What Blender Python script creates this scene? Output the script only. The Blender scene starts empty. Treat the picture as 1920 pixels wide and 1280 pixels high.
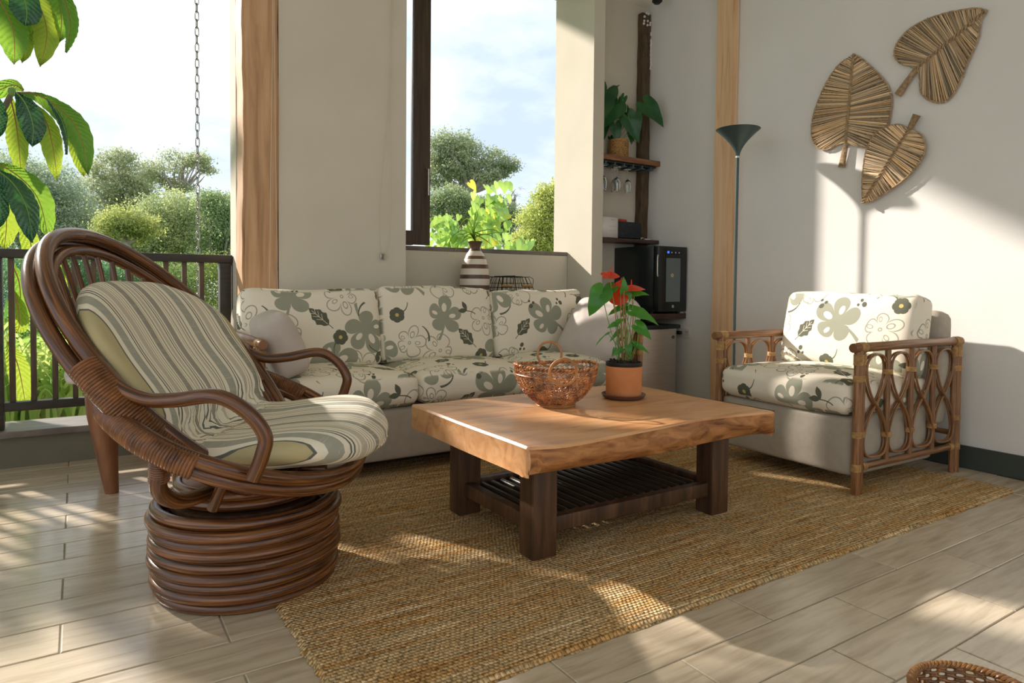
import bpy, bmesh, math, random
import numpy as np
from mathutils import Vector, Matrix
random.seed(7); RNG = np.random.default_rng(11)
PI = math.pi
scene = bpy.context.scene
col = scene.collection
# ------------------------------------------------------------------ camera
EYE = np.array([0.0, 0.0, 0.95]); FPX, CXP, CYP = 1264.0, 960.0, 574.0
def cam_axes(yaw, pitch, roll):
    fwd = np.array([math.sin(yaw), math.cos(yaw), 0]); right = np.array([math.cos(yaw), -math.sin(yaw), 0]); down = np.array([0, 0, -1.0])
    f2 = fwd*math.cos(pitch) + down*math.sin(pitch); d2 = down*math.cos(pitch) - fwd*math.sin(pitch)
    r3 = right*math.cos(roll) + d2*math.sin(roll); d3 = d2*math.cos(roll) - right*math.sin(roll)
    return r3, d3, f2
CR, CD, CF = cam_axes(math.radians(32.78), math.radians(1.83), math.radians(-0.52))
cd = bpy.data.cameras.new('camera'); cam = bpy.data.objects.new('camera', cd); col.objects.link(cam)
cd.sensor_width = 36.0; cd.lens = FPX/1920*36; cd.shift_y = -(640-CYP)/1920; cd.clip_end = 500; cd.clip_start = 0.05
cam.matrix_world = Matrix(((CR[0], -CD[0], -CF[0], EYE[0]), (CR[1], -CD[1], -CF[1], EYE[1]), (CR[2], -CD[2], -CF[2], EYE[2]), (0, 0, 0, 1)))
scene.camera = cam
# ------------------------------------------------------------------ sky, sun, exposure
SUN_DIR = Vector((1.0, -1.95, -1.21)).normalized()
sd = bpy.data.lights.new('sun', 'SUN'); sd.energy = 6.5; sd.angle = math.radians(1.6); sd.color = (1.0, 0.91, 0.84)
so = bpy.data.objects.new('sun', sd); col.objects.link(so); so.rotation_euler = SUN_DIR.to_track_quat('-Z', 'Y').to_euler(); so.location = (-6, 12, 8)
world = bpy.data.worlds.new('world'); scene.world = world; world.use_nodes = True
wn = world.node_tree.nodes; wl = world.node_tree.links; wn.clear()
wo = wn.new('ShaderNodeOutputWorld'); wb = wn.new('ShaderNodeBackground'); wb.inputs['Strength'].default_value = 1.5
tc = wn.new('ShaderNodeTexCoord'); mp = wn.new('ShaderNodeMapping'); mp.inputs['Scale'].default_value = (1, 1, 2.2)
nz = wn.new('ShaderNodeTexNoise'); nz.inputs['Scale'].default_value = 2.6; nz.inputs['Detail'].default_value = 7; nz.inputs['Roughness'].default_value = 0.55
rp = wn.new('ShaderNodeValToRGB'); rp.color_ramp.elements[0].position = 0.36; rp.color_ramp.elements[1].position = 0.60
rp.color_ramp.elements[0].color = (0.355, 0.43, 0.55, 1); rp.color_ramp.elements[1].color = (0.68, 0.70, 0.72, 1)
wl.new(tc.outputs['Generated'], mp.inputs['Vector']); wl.new(mp.outputs[0], nz.inputs['Vector']); wl.new(nz.outputs['Fac'], rp.inputs[0])
wl.new(rp.outputs[0], wb.inputs['Color']); wl.new(wb.outputs[0], wo.inputs['Surface'])
scene.view_settings.view_transform = 'Standard'; scene.view_settings.look = 'None'
scene.view_settings.gamma = 1.0; scene.view_settings.exposure = 0.45; scene.view_settings.use_curve_mapping = False
scene.cycles.max_bounces = 10; scene.cycles.diffuse_bounces = 6; scene.cycles.glossy_bounces = 4; scene.cycles.transmission_bounces = 6
scene.cycles.transparent_max_bounces = 8; scene.cycles.use_denoising = True; scene.cycles.sample_clamp_indirect = 6.0
scene.cycles.caustics_reflective = False; scene.cycles.caustics_refractive = False
# ------------------------------------------------------------------ pixel -> point on a real plane
def ray(x, y): return CR*((x-CXP)/FPX) + CD*((y-CYP)/FPX) + CF
def at_y(x, y, Y): d = ray(x, y); return EYE + d*(Y/d[1])
def at_x(x, y, X): d = ray(x, y); return EYE + d*(X/d[0])
def at_z(x, y, Z): d = ray(x, y); return EYE + d*((Z-EYE[2])/d[2])
# ------------------------------------------------------------------ materials
def mat(name, color=(.5, .5, .5), rough=.6, spec=.4, metal=0.0, **kw):
    m = bpy.data.materials.new(name); m.use_nodes = True; b = m.node_tree.nodes['Principled BSDF']
    b.inputs['Base Color'].default_value = (*color, 1); b.inputs['Roughness'].default_value = rough
    b.inputs['Specular IOR Level'].default_value = spec; b.inputs['Metallic'].default_value = metal
    for k, v in kw.items(): b.inputs[k.replace('_', ' ')].default_value = v
    return m
def nodes(m): return m.node_tree.nodes, m.node_tree.links, m.node_tree.nodes['Principled BSDF']
def ramp(N, stops):
    r = N.new('ShaderNodeValToRGB'); e = r.color_ramp.elements
    while len(e) < len(stops): e.new(.5)
    for el, (p, c) in zip(e, stops): el.position = p; el.color = (*c, 1)
    return r
def noisy(name, stops, scale=(1, 1, 1), nscale=5, detail=6, rough=.6, bump=0.0, coord='Object', spec=.4, distort=0.0, rnd=0.0, bscale=None, nrough=.55, **kw):
    """colour from stretched noise; optional fine relief and a small per-object shift"""
    m = mat(name, (.5, .5, .5), rough, spec, **kw); N, L, B = nodes(m)
    t = N.new('ShaderNodeTexCoord'); mp = N.new('ShaderNodeMapping'); mp.inputs['Scale'].default_value = scale
    L.new(t.outputs[coord], mp.inputs['Vector']); src = mp.outputs[0]
    if rnd:
        oi = N.new('ShaderNodeObjectInfo'); ad = N.new('ShaderNodeVectorMath'); ad.operation = 'ADD'
        ml = N.new('ShaderNodeMath'); ml.operation = 'MULTIPLY'; ml.inputs[1].default_value = 37.0
        L.new(oi.outputs['Random'], ml.inputs[0]); L.new(src, ad.inputs[0]); L.new(ml.outputs[0], ad.inputs[1]); src = ad.outputs[0]
    n = N.new('ShaderNodeTexNoise'); n.inputs['Scale'].default_value = nscale; n.inputs['Detail'].default_value = detail
    n.inputs['Distortion'].default_value = distort; n.inputs['Roughness'].default_value = nrough; L.new(src, n.inputs['Vector'])
    r = ramp(N, stops); L.new(n.outputs['Fac'], r.inputs[0]); out = r.outputs[0]
    if rnd:
        hs = N.new('ShaderNodeHueSaturation'); mr = N.new('ShaderNodeMapRange'); mr.inputs['To Min'].default_value = 1-rnd; mr.inputs['To Max'].default_value = 1+rnd
        L.new(oi.outputs['Random'], mr.inputs['Value']); L.new(mr.outputs[0], hs.inputs['Value']); L.new(out, hs.inputs['Color']); out = hs.outputs[0]
    L.new(out, B.inputs['Base Color'])
    if bump:
        bp = N.new('ShaderNodeBump'); bp.inputs['Strength'].default_value = bump; bp.inputs['Distance'].default_value = 0.01
        if bscale:
            n2 = N.new('ShaderNodeTexNoise'); n2.inputs['Scale'].default_value = bscale; n2.inputs['Detail'].default_value = 3; L.new(src, n2.inputs['Vector']); L.new(n2.outputs['Fac'], bp.inputs['Height'])
        else: L.new(n.outputs['Fac'], bp.inputs['Height'])
        L.new(bp.outputs[0], B.inputs['Normal'])
    return m
def leaf_mat(name, a, b, trans=.45, rough=.45, scale=3, thru=None, spec=.4):
    m = noisy(name, [(.3, a), (.7, b)], nscale=scale, rough=rough, coord='Object', spec=spec); N, L, B = nodes(m)
    o = N['Material Output']; mix = N.new('ShaderNodeMixShader'); t = N.new('ShaderNodeBsdfTranslucent'); mix.inputs[0].default_value = trans
    c = thru or (b[0]*1.9+.02, b[1]*1.7+.02, b[2]*.7); t.inputs['Color'].default_value = (min(c[0], .9), min(c[1], .9), min(c[2], .9), 1)
    L.new(B.outputs[0], mix.inputs[1]); L.new(t.outputs[0], mix.inputs[2]); L.new(mix.outputs[0], o.inputs['Surface']); return m
def attr_mat(name, rough=.7, spec=.2, bump=0, trans=0):
    m = mat(name, rough=rough, spec=spec); N, L, B = nodes(m); a = N.new('ShaderNodeAttribute'); a.attribute_name = 'tint'; L.new(a.outputs['Color'], B.inputs['Base Color'])
    if trans:
        o = N['Material Output']; mix = N.new('ShaderNodeMixShader'); t = N.new('ShaderNodeBsdfTranslucent'); mix.inputs[0].default_value = trans
        L.new(a.outputs['Color'], t.inputs['Color']); L.new(B.outputs[0], mix.inputs[1]); L.new(t.outputs[0], mix.inputs[2]); L.new(mix.outputs[0], o.inputs['Surface'])
    return m
M = {}
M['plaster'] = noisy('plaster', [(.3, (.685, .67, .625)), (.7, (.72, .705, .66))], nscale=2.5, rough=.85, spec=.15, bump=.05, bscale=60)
M['plaster_back'] = noisy('shade_tinted_plaster', [(.3, (.58, .535, .43)), (.7, (.62, .575, .47))], nscale=2.5, rough=.85, spec=.15, bump=.05, bscale=60)  # wall plaster again, with shade and bounced olive tint put into the colour
M['ceiling'] = mat('ceiling_paint', (.86, .83, .76), .9, .1)
M['dark_base'] = mat('baseboard_paint', (.045, .055, .045), .5)
M['curb'] = noisy('curb_paint', [(.3, (.13, .125, .085)), (.7, (.17, .16, .11))], nscale=3, rough=.7)
M['grout'] = mat('grout', (.36, .33, .27), .9, .1)
M['tile'] = noisy('wood_look_tile', [(.25, (.36, .285, .19)), (.5, (.52, .435, .315)), (.72, (.60, .515, .39))], scale=(1.8, 17, 1), nscale=2.2, detail=8, rough=.22, spec=1.0, bump=.06, rnd=.09, distort=.6)
M['oak'] = noisy('weathered_oak_beam', [(.25, (.30, .16, .075)), (.5, (.52, .31, .16)), (.75, (.62, .40, .23))], scale=(9, 9, .7), nscale=2.4, detail=8, rough=.65, bump=.3, distort=.5)
M['pine'] = noisy('pale_pine_beam', [(.22, (.42, .22, .10)), (.42, (.66, .42, .23)), (.75, (.76, .54, .33))], scale=(10, 10, .6), nscale=2.2, detail=7, rough=.6, bump=.15, distort=.8)
M['black_wood'] = noisy('dark_stained_wood', [(.3, (.018, .016, .012)), (.7, (.05, .042, .03))], scale=(2, 12, 12), nscale=3, rough=.45, bump=.1)
M['brown_wood'] = noisy('brown_window_wood', [(.3, (.035, .022, .014)), (.7, (.085, .055, .033))], scale=(14, 14, 1), nscale=3, rough=.5, bump=.1)
M['rail_wood'] = noisy('weathered_rail_wood', [(.3, (.05, .033, .02)), (.7, (.13, .09, .05))], scale=(20, 20, 2), nscale=3, rough=.6, bump=.2)
M['sill_wood'] = noisy('grey_deck_wood', [(.3, (.10, .085, .07)), (.7, (.22, .19, .16))], scale=(2, 16, 4), nscale=3, rough=.5, bump=.1)
M['corner_wood'] = noisy('rough_corner_post', [(.3, (.05, .035, .018)), (.7, (.14, .09, .045))], scale=(8, 8, 2), nscale=4, rough=.8, bump=.5)
M['shelf_wood'] = noisy('red_brown_shelf', [(.3, (.13, .055, .025)), (.7, (.30, .14, .065))], scale=(2, 10, 14), nscale=3, rough=.4)
M['shelf_dark'] = noisy('dark_shelf', [(.3, (.035, .02, .013)), (.7, (.085, .045, .028))], scale=(2, 10, 14), nscale=3, rough=.35)
M['slab'] = noisy('honey_wood_slab', [(.22, (.40, .175, .065)), (.45, (.62, .32, .14)), (.6, (.70, .39, .185)), (.8, (.76, .46, .25))], scale=(1.1, 5.5, 7), nscale=2.3, detail=9, rough=.36, spec=.5, distort=1.2, bump=.05)
M['slab_edge'] = noisy('bark_side_wood', [(.28, (.12, .04, .012)), (.42, (.30, .115, .032)), (.62, (.46, .20, .065)), (.8, (.55, .27, .10))], scale=(2.2, 5, 8), nscale=3.2, detail=9, rough=.5, bump=.35, distort=1.5)
M['leg_wood'] = noisy('table_leg_wood', [(.25, (.025, .013, .007)), (.55, (.085, .042, .02)), (.8, (.17, .09, .045))], scale=(9, 9, 1.1), nscale=3, detail=8, rough=.42, bump=.12, distort=.6)
M['slat_wood'] = noisy('espresso_slats', [(.3, (.02, .014, .01)), (.7, (.07, .05, .035))], scale=(9, 1.2, 9), nscale=3, rough=.35)
M['cane'] = noisy('dark_rattan_pole', [(.30, (.022, .009, .004)), (.48, (.085, .030, .010)), (.64, (.22, .085, .022)), (.82, (.42, .20, .07))], scale=(9, 2.2, 1), nscale=2.0, detail=9, rough=.27, spec=.55, coord='UV', distort=.4, bump=.03, rnd=.12)
M['cane_bind'] = noisy('dark_rattan_binding', [(.3, (.07, .026, .010)), (.6, (.20, .078, .024)), (.85, (.32, .14, .05))], nscale=26, rough=.32, spec=.5)
M['rattan'] = noisy('brown_rattan_pole', [(.28, (.09, .036, .014)), (.55, (.26, .12, .045)), (.8, (.42, .23, .11))], scale=(7, 3, 1), nscale=2.2, detail=8, rough=.33, spec=.5, coord='UV', distort=.4, rnd=.1)
M['bind'] = noisy('golden_cane_binding', [(.3, (.24, .12, .035)), (.7, (.50, .30, .11))], nscale=40, rough=.45)
M['taupe'] = noisy('taupe_upholstery', [(.3, (.36, .315, .25)), (.7, (.40, .355, .29))], nscale=30, rough=.85, spec=.15, bump=.05, bscale=400)
M['pillow'] = noisy('greige_pillow_cotton', [(.3, (.50, .44, .39)), (.7, (.56, .50, .45))], nscale=8, rough=.9, spec=.1, bump=.1)
M['black'] = mat('black_appliance', (.010, .014, .013), .25, .5)
M['black_matte'] = mat('black_metal', (.012, .014, .013), .5, .4)
M['steel'] = noisy('brushed_steel', [(.3, (.50, .46, .42)), (.7, (.60, .56, .51))], scale=(1, 1, 40), nscale=6, rough=.38, metal=.75)
M['green_metal'] = mat('grey_green_lamp_metal', (.055, .085, .08), .38, .5, .3)
M['white_plastic'] = mat('white_plastic', (.72, .70, .66), .4)
M['terracotta'] = noisy('terracotta_clay', [(.3, (.56, .20, .065)), (.7, (.68, .29, .11))], nscale=9, rough=.7, bump=.1, bscale=80)
M['saucer'] = noisy('dark_clay', [(.3, (.10, .045, .025)), (.7, (.17, .08, .045))], nscale=6, rough=.6)
M['soil'] = noisy('soil', [(.3, (.015, .010, .006)), (.7, (.06, .035, .02))], nscale=40, rough=.95, bump=1.0)
M['wicker'] = noisy('copper_wicker', [(.35, (.13, .04, .012)), (.6, (.60, .24, .07))], nscale=30, rough=.38, spec=.5)
M['wicker_floor'] = noisy('brown_wicker', [(.3, (.09, .035, .010)), (.7, (.34, .15, .04))], nscale=22, rough=.4, spec=.5)
M['cane_light'] = noisy('honey_cane', [(.3, (.30, .13, .04)), (.7, (.52, .27, .10))], nscale=12, rough=.4)
M['cream_glaze'] = mat('cream_ceramic', (.68, .61, .50), .35, .5)
M['brown_glaze'] = noisy('brown_ceramic', [(.3, (.07, .035, .02)), (.7, (.17, .09, .05))], nscale=14, rough=.35)
M['wire'] = mat('dark_wire', (.03, .03, .025), .5, .4, .5)
M['bluegrey'] = mat('grey_blue_shelf_metal', (.07, .10, .10), .5, .4, .2)
M['weave_black'] = noisy('charcoal_weave', [(.3, (.012, .018, .018)), (.7, (.04, .05, .05))], nscale=60, rough=.6, bump=.8)
M['paper'] = mat('white_paper', (.66, .62, .58), .7)
M['red'] = mat('red_packet', (.55, .04, .03), .4)
M['glass'] = mat('clear_glass', (.95, .98, .97), .03, .5, 0, Transmission_Weight=1.0, IOR=1.45)
M['pane'] = mat('window_glass', (.9, .95, .95), .02, .5, 0, Transmission_Weight=1.0, IOR=1.1)
M['cord'] = mat('cream_cord', (.60, .50, .36), .7)
M['chain'] = mat('zinc_chain', (.24, .24, .22), .45, .5, .55)
M['anth_leaf'] = leaf_mat('anthurium_leaf', (.03, .16, .02), (.07, .28, .03), .25, .25, 6)
M['anth_dark'] = leaf_mat('dark_anthurium_leaf', (.012, .07, .02), (.03, .12, .03), .12, .3, 6)
M['anth_red'] = leaf_mat('red_spathe', (.62, .03, .01), (.75, .07, .015), .25, .2, 5, thru=(.9, .12, .02))
M['stem_g'] = mat('green_stem', (.16, .28, .06), .5)
M['stem_r'] = mat('brown_red_stem', (.36, .16, .06), .5)
M['air_leaf'] = leaf_mat('spider_leaf', (.05, .17, .02), (.16, .30, .04), .2, .4, 4)
M['bark'] = noisy('bark', [(.3, (.10, .075, .05)), (.7, (.22, .18, .13))], nscale=6, rough=.9, bump=.5)
M['pale_bark'] = noisy('pale_bark', [(.3, (.26, .24, .20)), (.7, (.40, .37, .31))], nscale=6, rough=.9, bump=.3)
M['raffia'] = attr_mat('raffia_strands', .75, .2)
M['raffia_cord'] = noisy('raffia_cord', [(.3, (.22, .14, .07)), (.7, (.48, .34, .19))], nscale=60, rough=.8, bump=.4)
M['leaf_cloud'] = attr_mat('tree_leaves', .6, .3, trans=.5)
M['ground_out'] = noisy('hillside_soil', [(.3, (.05, .09, .02)), (.7, (.12, .17, .04))], nscale=1.2, rough=.95)
M['stool_wood'] = noisy('red_brown_stool_wood', [(.3, (.11, .042, .018)), (.7, (.27, .115, .05))], scale=(6, 6, 1), nscale=3, rough=.4)
M['stool_top'] = noisy('pale_stool_top', [(.3, (.42, .38, .34)), (.7, (.55, .50, .45))], nscale=5, rough=.5)
# plaster of the concrete shell outside
M['stucco'] = noisy('white_stucco', [(.3, (.62, .60, .55)), (.7, (.70, .68, .63))], nscale=3, rough=.9)
# ---- printed fabrics, painted as pixel arrays (flat print on cloth)
def gen_image(name, arr):
    h, w, _ = arr.shape; im = bpy.data.images.new(name, w, h, alpha=False, float_buffer=False)
    a = np.ones((h, w, 4), np.float32); a[..., :3] = arr; im.pixels.foreach_set(a.ravel()); im.update(); im.pack(); return im
def floral(n=1024):
    rng = np.random.default_rng(5); yy, xx = np.mgrid[0:n, 0:n]/n
    img = np.empty((n, n, 3)); img[:] = (.90, .865, .79)
    def loc(cx, cy, a):
        dx = (xx-cx+.5) % 1-.5; dy = (yy-cy+.5) % 1-.5; c, s = math.cos(a), math.sin(a); return dx*c+dy*s, -dx*s+dy*c
    def put(mask, c): img[mask] = c
    def blob(th, R, k=5, deep=.55, pw=.35):   # lobed flower outline r(theta)
        return R*(1-deep+deep*np.abs(np.cos(k*th/2))**pw)
    SAGE = (.60, .605, .53); DARK = (.38, .385, .32); LINE = (.63, .62, .56); BASE = (.90, .865, .79); TAN = (.80, .70, .42)
    def ell(x, y, cx, cy, a, b, t=0):
        c, s = math.cos(t), math.sin(t); u = (x-cx)*c+(y-cy)*s; v = -(x-cx)*s+(y-cy)*c; return (u/a)**2+(v/b)**2
    def big(cx, cy, a, R):
        x, y = loc(cx, cy, a); r = np.hypot(x, y); th = np.arctan2(y, x)
        g5 = np.abs(np.cos(2.5*(th+.22*np.sin(th+1)))); m = r < R*(.26+.80*g5**.30)*(1+.20*np.cos(th+.7)+.06*np.cos(3*th)); put(m, SAGE)
        for k, sz in ((0, 1.5), (1, 1.0), (4, 1.25)):
            t = k*2*PI/5-.1; put(ell(x, y, .58*R*math.cos(t), .58*R*math.sin(t), .17*R*sz, .10*R*sz, t) < 1, BASE)
        t = 2*PI/5*2; sx = .9*R
        put(np.abs(y-math.tan(.25)*(x+.0)) < 0, SAGE)
        s = np.clip((-x-.55*R)/(.75*R), 0, 1); put((np.abs(y-.25*R*s**1.5) < .045*R+.05*R*s) & (s > 0) & (s < 1), SAGE)
    def outline(cx, cy, a, R):
        x, y = loc(cx, cy, a); r = np.hypot(x, y); th = np.arctan2(y, x); g5 = np.abs(np.cos(2.5*(th+.25*np.sin(th)))); f = R*(.30+.74*g5**.42)*(1+.18*np.cos(th+1)+.08*np.cos(4*th)); gr = np.gradient(f); dd = np.abs(r-f)/np.sqrt(1+((gr[0]**2+gr[1]**2)*n*n)); dd = np.where(g5 < .25, np.abs(r-f)*.35, dd)
        put(dd < .0036+.010*np.abs(np.sin(5*th/2))*0+.0*r, LINE)
        g = np.abs(np.cos(5*th/2)); put((g < .035) & (r > f*.98) & (r < R*.62), LINE)
        for k in (0, 1, 2, 4):
            t = k*2*PI/5; q_ = (1.25, .8, 1, .9, 1)[k]; e = ell(x, y, .58*R*math.cos(t), .58*R*math.sin(t), .17*R*q_, .11*R*q_, t); put(np.abs(e-1) < .36, LINE)
        e = ell(x, y, 0, 0, .1*R, .09*R); put(np.abs(e-1) < .5, LINE)
    def leaf(cx, cy, a, R):
        x, y = loc(cx, cy, a); s = (x+R)/(2*R); w = .55*R*np.sin(PI*np.clip(s, 0, 1)**.8)*(1+.12*np.sin(s*22))
        put((np.abs(y) < w) & (s > 0) & (s < 1), DARK); put((np.abs(y) < .02*R+.0) & (s > .05) & (s < .85), BASE)
        for q in (.3, .48, .66):
            put((np.abs(np.abs(y)-(.95*(s-q)*R*1.6)) < .022*R) & (np.abs(y) < .30*R) & (s > q) & (s < q+.2), BASE)
        put((np.abs(y+.03*R) < .03*R) & (s > -.22) & (s < 0), DARK)
    def dark_flower(cx, cy, a, R):
        x, y = loc(cx, cy, a); r = np.hypot(x, y); th = np.arctan2(y, x); put(r < R*(.86+.14*np.abs(np.cos(3*th))**.6), DARK); put(r < .24*R, TAN)
        put((np.abs(y-.6*R*np.clip((x-R)/R, 0, 2)**2) < .07*R) & (x > .8*R) & (x < 2.1*R), DARK)
    def sprig(cx, cy, a, R):
        x, y = loc(cx, cy, a); 
        for sg in (-1, 1):
            t = .6*sg; c, s_ = math.cos(t), math.sin(t); u = (x-.1*R)*c+(y)*s_; v = -(x-.1*R)*s_+y*c; q = u/(1.1*R)
            put((np.abs(v) < .26*R*np.sin(PI*np.clip(q, 0, 1))) & (q > 0) & (q < 1), DARK)
        put((np.abs(y-.25*R*np.sin(x/R*2)) < .05*R) & (x > -R) & (x < .3*R), DARK)
    def berries(cx, cy, a, R):
        x, y = loc(cx, cy, a)
        for (bx, by, br) in ((0, 0, .5), (.95, .25, .33), (.35, 1.0, .28)): put(ell(x, y, bx*R, by*R, br*R, br*R*.85) < 1, DARK)
    def stroke(cx, cy, a, R):
        x, y = loc(cx, cy, a); s = x/R; put((np.abs(y-.3*R*s*s) < .10*R*(1-.4*s)) & (np.abs(s) < 1), (.40, .41, .35))
    outline(.15, .14, .4, .115); outline(.62, .38, 2.0, .11); outline(.12, .64, 3.6, .115); outline(.50, .88, 5.0, .11); outline(.88, .70, 1.2, .105); outline(.40, .13, 1.9, .085)
    big(.40, .42, .5, .155); big(.86, .17, 2.7, .15); big(.66, .66, -1.0, .14); big(.15, .88, 1.5, .13)
    leaf(.63, .12, .8, .085); leaf(.33, .74, 2.4, .085); leaf(.93, .46, -.9, .08)
    dark_flower(.25, .30, 2.2, .055); dark_flower(.80, .90, .5, .055); dark_flower(.47, .60, 4.0, .052)
    sprig(.10, .42, 1.2, .075); sprig(.73, .50, -.9, .07); sprig(.36, .93, 2.6, .07)
    berries(.72, .28, .5, .040); berries(.02, .30, 2.0, .038); berries(.60, .98, 4, .036); berries(.20, .55, 1, .03)
    stroke(.50, .25, .6, .06); stroke(.02, .77, 2.0, .06); stroke(.62, .80, 4.2, .055)
    for _ in range(1): img = (img*2+np.roll(img, 1, 0)+np.roll(img, 1, 1))/4
    return img
def stripes(w=1024, h=512):
    rng = np.random.default_rng(3); u = np.arange(w)/w; c = np.empty((w, 3)); c[:] = (.90, .875, .80)
    GREY = (.64, .64, .59); CHAR = (.40, .41, .38); TAN = (.70, .66, .50); WARM = (.76, .73, .66); x = 0
    pat = [(0, .05, TAN), (.05, .058, CHAR), (.085, .14, GREY), (.165, .172, CHAR), (.182, .190, CHAR), (.205, .212, WARM), (.225, .262, WARM), (.272, .276, CHAR), (.29, .295, TAN), (.31, .315, CHAR),
           (.33, .372, (.60, .585, .53)), (.378, .383, TAN), (.40, .406, CHAR), (.42, .44, WARM), (.455, .461, CHAR), (.472, .477, CHAR), (.49, .53, (.62, .60, .55)), (.545, .549, TAN), (.56, .565, CHAR), (.585, .60, WARM),
           (.61, .616, CHAR), (.632, .638, CHAR), (.665, .72, GREY), (.745, .752, CHAR), (.762, .768, CHAR), (.785, .82, WARM), (.835, .84, TAN), (.855, .86, CHAR), (.88, .925, (.58, .57, .51)), (.935, .942, CHAR), (.955, 1, TAN)]
    for a, b, k in pat: c[(u >= a) & (u < b)] = k
    img = np.repeat(c[None], h, 0)
    for a, b in ((.085, .14), (.665, .72), (.33, .372), (.88, .925)):
        y = 0.0
        while y < h:
            y += rng.uniform(14, 46); n = rng.integers(2, 4)
            for j in range(n):
                yy = int(y+j*rng.uniform(4, 7)); i0, i1 = int(a*w), int((a+(b-a)*rng.uniform(.6, 1))*w)
                for i in range(i0, i1):
                    q = int(yy+(i-i0)*.12); 
                    if 0 <= q < h: img[q, i] = (.74, .72, .65)
    return img
def srgb(a): return np.clip(a, 0, 1)
IM_FLORAL = gen_image('floral_print', srgb(floral())); IM_STRIPE = gen_image('stripe_print', srgb(stripes()))
def cloth_bump(N, L, B, sc=700, st=.08):
    n = N.new('ShaderNodeTexNoise'); n.inputs['Scale'].default_value = sc; b = N.new('ShaderNodeBump'); b.inputs['Strength'].default_value = st; b.inputs['Distance'].default_value = .002
    n3 = N.new('ShaderNodeTexNoise'); n3.inputs['Scale'].default_value = 7; b3 = N.new('ShaderNodeBump'); b3.inputs['Strength'].default_value = .25; b3.inputs['Distance'].default_value = .02
    t = N.new('ShaderNodeTexCoord'); L.new(t.outputs['Object'], n.inputs['Vector']); L.new(t.outputs['Object'], n3.inputs['Vector'])
    L.new(n.outputs['Fac'], b.inputs['Height']); L.new(n3.outputs['Fac'], b3.inputs['Height']); L.new(b.outputs[0], b3.inputs['Normal']); L.new(b3.outputs[0], B.inputs['Normal'])
m = mat('floral_cotton', rough=.85, spec=.15); N, L, B = nodes(m); M['floral'] = m
t = N.new('ShaderNodeTexCoord'); oi = N.new('ShaderNodeObjectInfo'); ml = N.new('ShaderNodeMath'); ml.operation = 'MULTIPLY'; ml.inputs[1].default_value = 11.3
va = N.new('ShaderNodeVectorMath'); va.operation = 'MULTIPLY_ADD'; va.inputs[1].default_value = (1.25, 1.25, 1.25)
L.new(oi.outputs['Random'], ml.inputs[0]); L.new(t.outputs['Object'], va.inputs[0]); L.new(ml.outputs[0], va.inputs[2])
im = N.new('ShaderNodeTexImage'); im.image = IM_FLORAL; im.projection = 'BOX'; im.projection_blend = .12; im.extension = 'REPEAT'; L.new(va.outputs[0], im.inputs['Vector']); L.new(im.outputs['Color'], B.inputs['Base Color']); cloth_bump(N, L, B)
m = mat('striped_cotton', rough=.85, spec=.15); N, L, B = nodes(m); M['stripe'] = m
t = N.new('ShaderNodeTexCoord'); im = N.new('ShaderNodeTexImage'); im.image = IM_STRIPE; im.extension = 'REPEAT'; L.new(t.outputs['UV'], im.inputs['Vector']); L.new(im.outputs['Color'], B.inputs['Base Color']); cloth_bump(N, L, B)
# ---- jute: rows of chunky stitches
m = mat('jute_weave', rough=.95, spec=.05); N, L, B = nodes(m); M['jute'] = m
t = N.new('ShaderNodeTexCoord'); sep = N.new('ShaderNodeSeparateXYZ'); L.new(t.outputs['Object'], sep.inputs[0])
def mth(op, a, b=None, c=None):
    n = N.new('ShaderNodeMath'); n.operation = op
    for i, v in enumerate((a, b, c)):
        if v is None: continue
        if isinstance(v, (int, float)): n.inputs[i].default_value = v
        else: L.new(v, n.inputs[i])
    return n.outputs[0]
row = mth('MULTIPLY', sep.outputs['Y'], 1/.0125); rid = mth('FLOOR', row); rf = mth('FRACT', row)
wob = N.new('ShaderNodeTexNoise'); wob.inputs['Scale'].default_value = 14; L.new(t.outputs['Object'], wob.inputs['Vector'])
colx = mth('ADD', mth('MULTIPLY', sep.outputs['X'], 1/.0145), mth('MULTIPLY', rid, .5)); colx = mth('ADD', colx, mth('MULTIPLY', wob.outputs['Fac'], .9)); cf = mth('FRACT', colx)
hr = mth('SINE', mth('MULTIPLY', rf, PI)); hc = mth('SINE', mth('MULTIPLY', cf, PI)); hgt = mth('MULTIPLY', mth('POWER', hr, .6), mth('POWER', hc, .6))
cmb = N.new('ShaderNodeCombineXYZ'); L.new(mth('MULTIPLY', sep.outputs['X'], 1.6), cmb.inputs[0]); L.new(mth('MULTIPLY', rid, .37), cmb.inputs[1])
rn = N.new('ShaderNodeTexNoise'); rn.inputs['Scale'].default_value = 1.6; rn.inputs['Detail'].default_value = 5; L.new(cmb.outputs[0], rn.inputs['Vector'])
rr = ramp(N, [(.30, (.46, .25, .09)), (.43, (.70, .42, .17)), (.52, (.62, .46, .25)), (.60, (.84, .58, .30)), (.72, (.92, .75, .48))]); L.new(rn.outputs['Fac'], rr.inputs[0])
fn = N.new('ShaderNodeTexNoise'); fn.inputs['Scale'].default_value = 90; fn.inputs['Detail'].default_value = 3; L.new(t.outputs['Object'], fn.inputs['Vector'])
fr = ramp(N, [(.32, (.38, .36, .32)), (.55, (1, 1, 1)), (.8, (1.15, 1.12, 1.05))]); L.new(fn.outputs['Fac'], fr.inputs[0])
mx = N.new('ShaderNodeMixRGB'); mx.blend_type = 'MULTIPLY'; mx.inputs[0].default_value = 1; L.new(rr.outputs[0], mx.inputs[1]); L.new(fr.outputs[0], mx.inputs[2])
gap = ramp(N, [(.0, (.5, .42, .32)), (.4, (1, 1, 1))]); L.new(hgt, gap.inputs[0])
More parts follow.
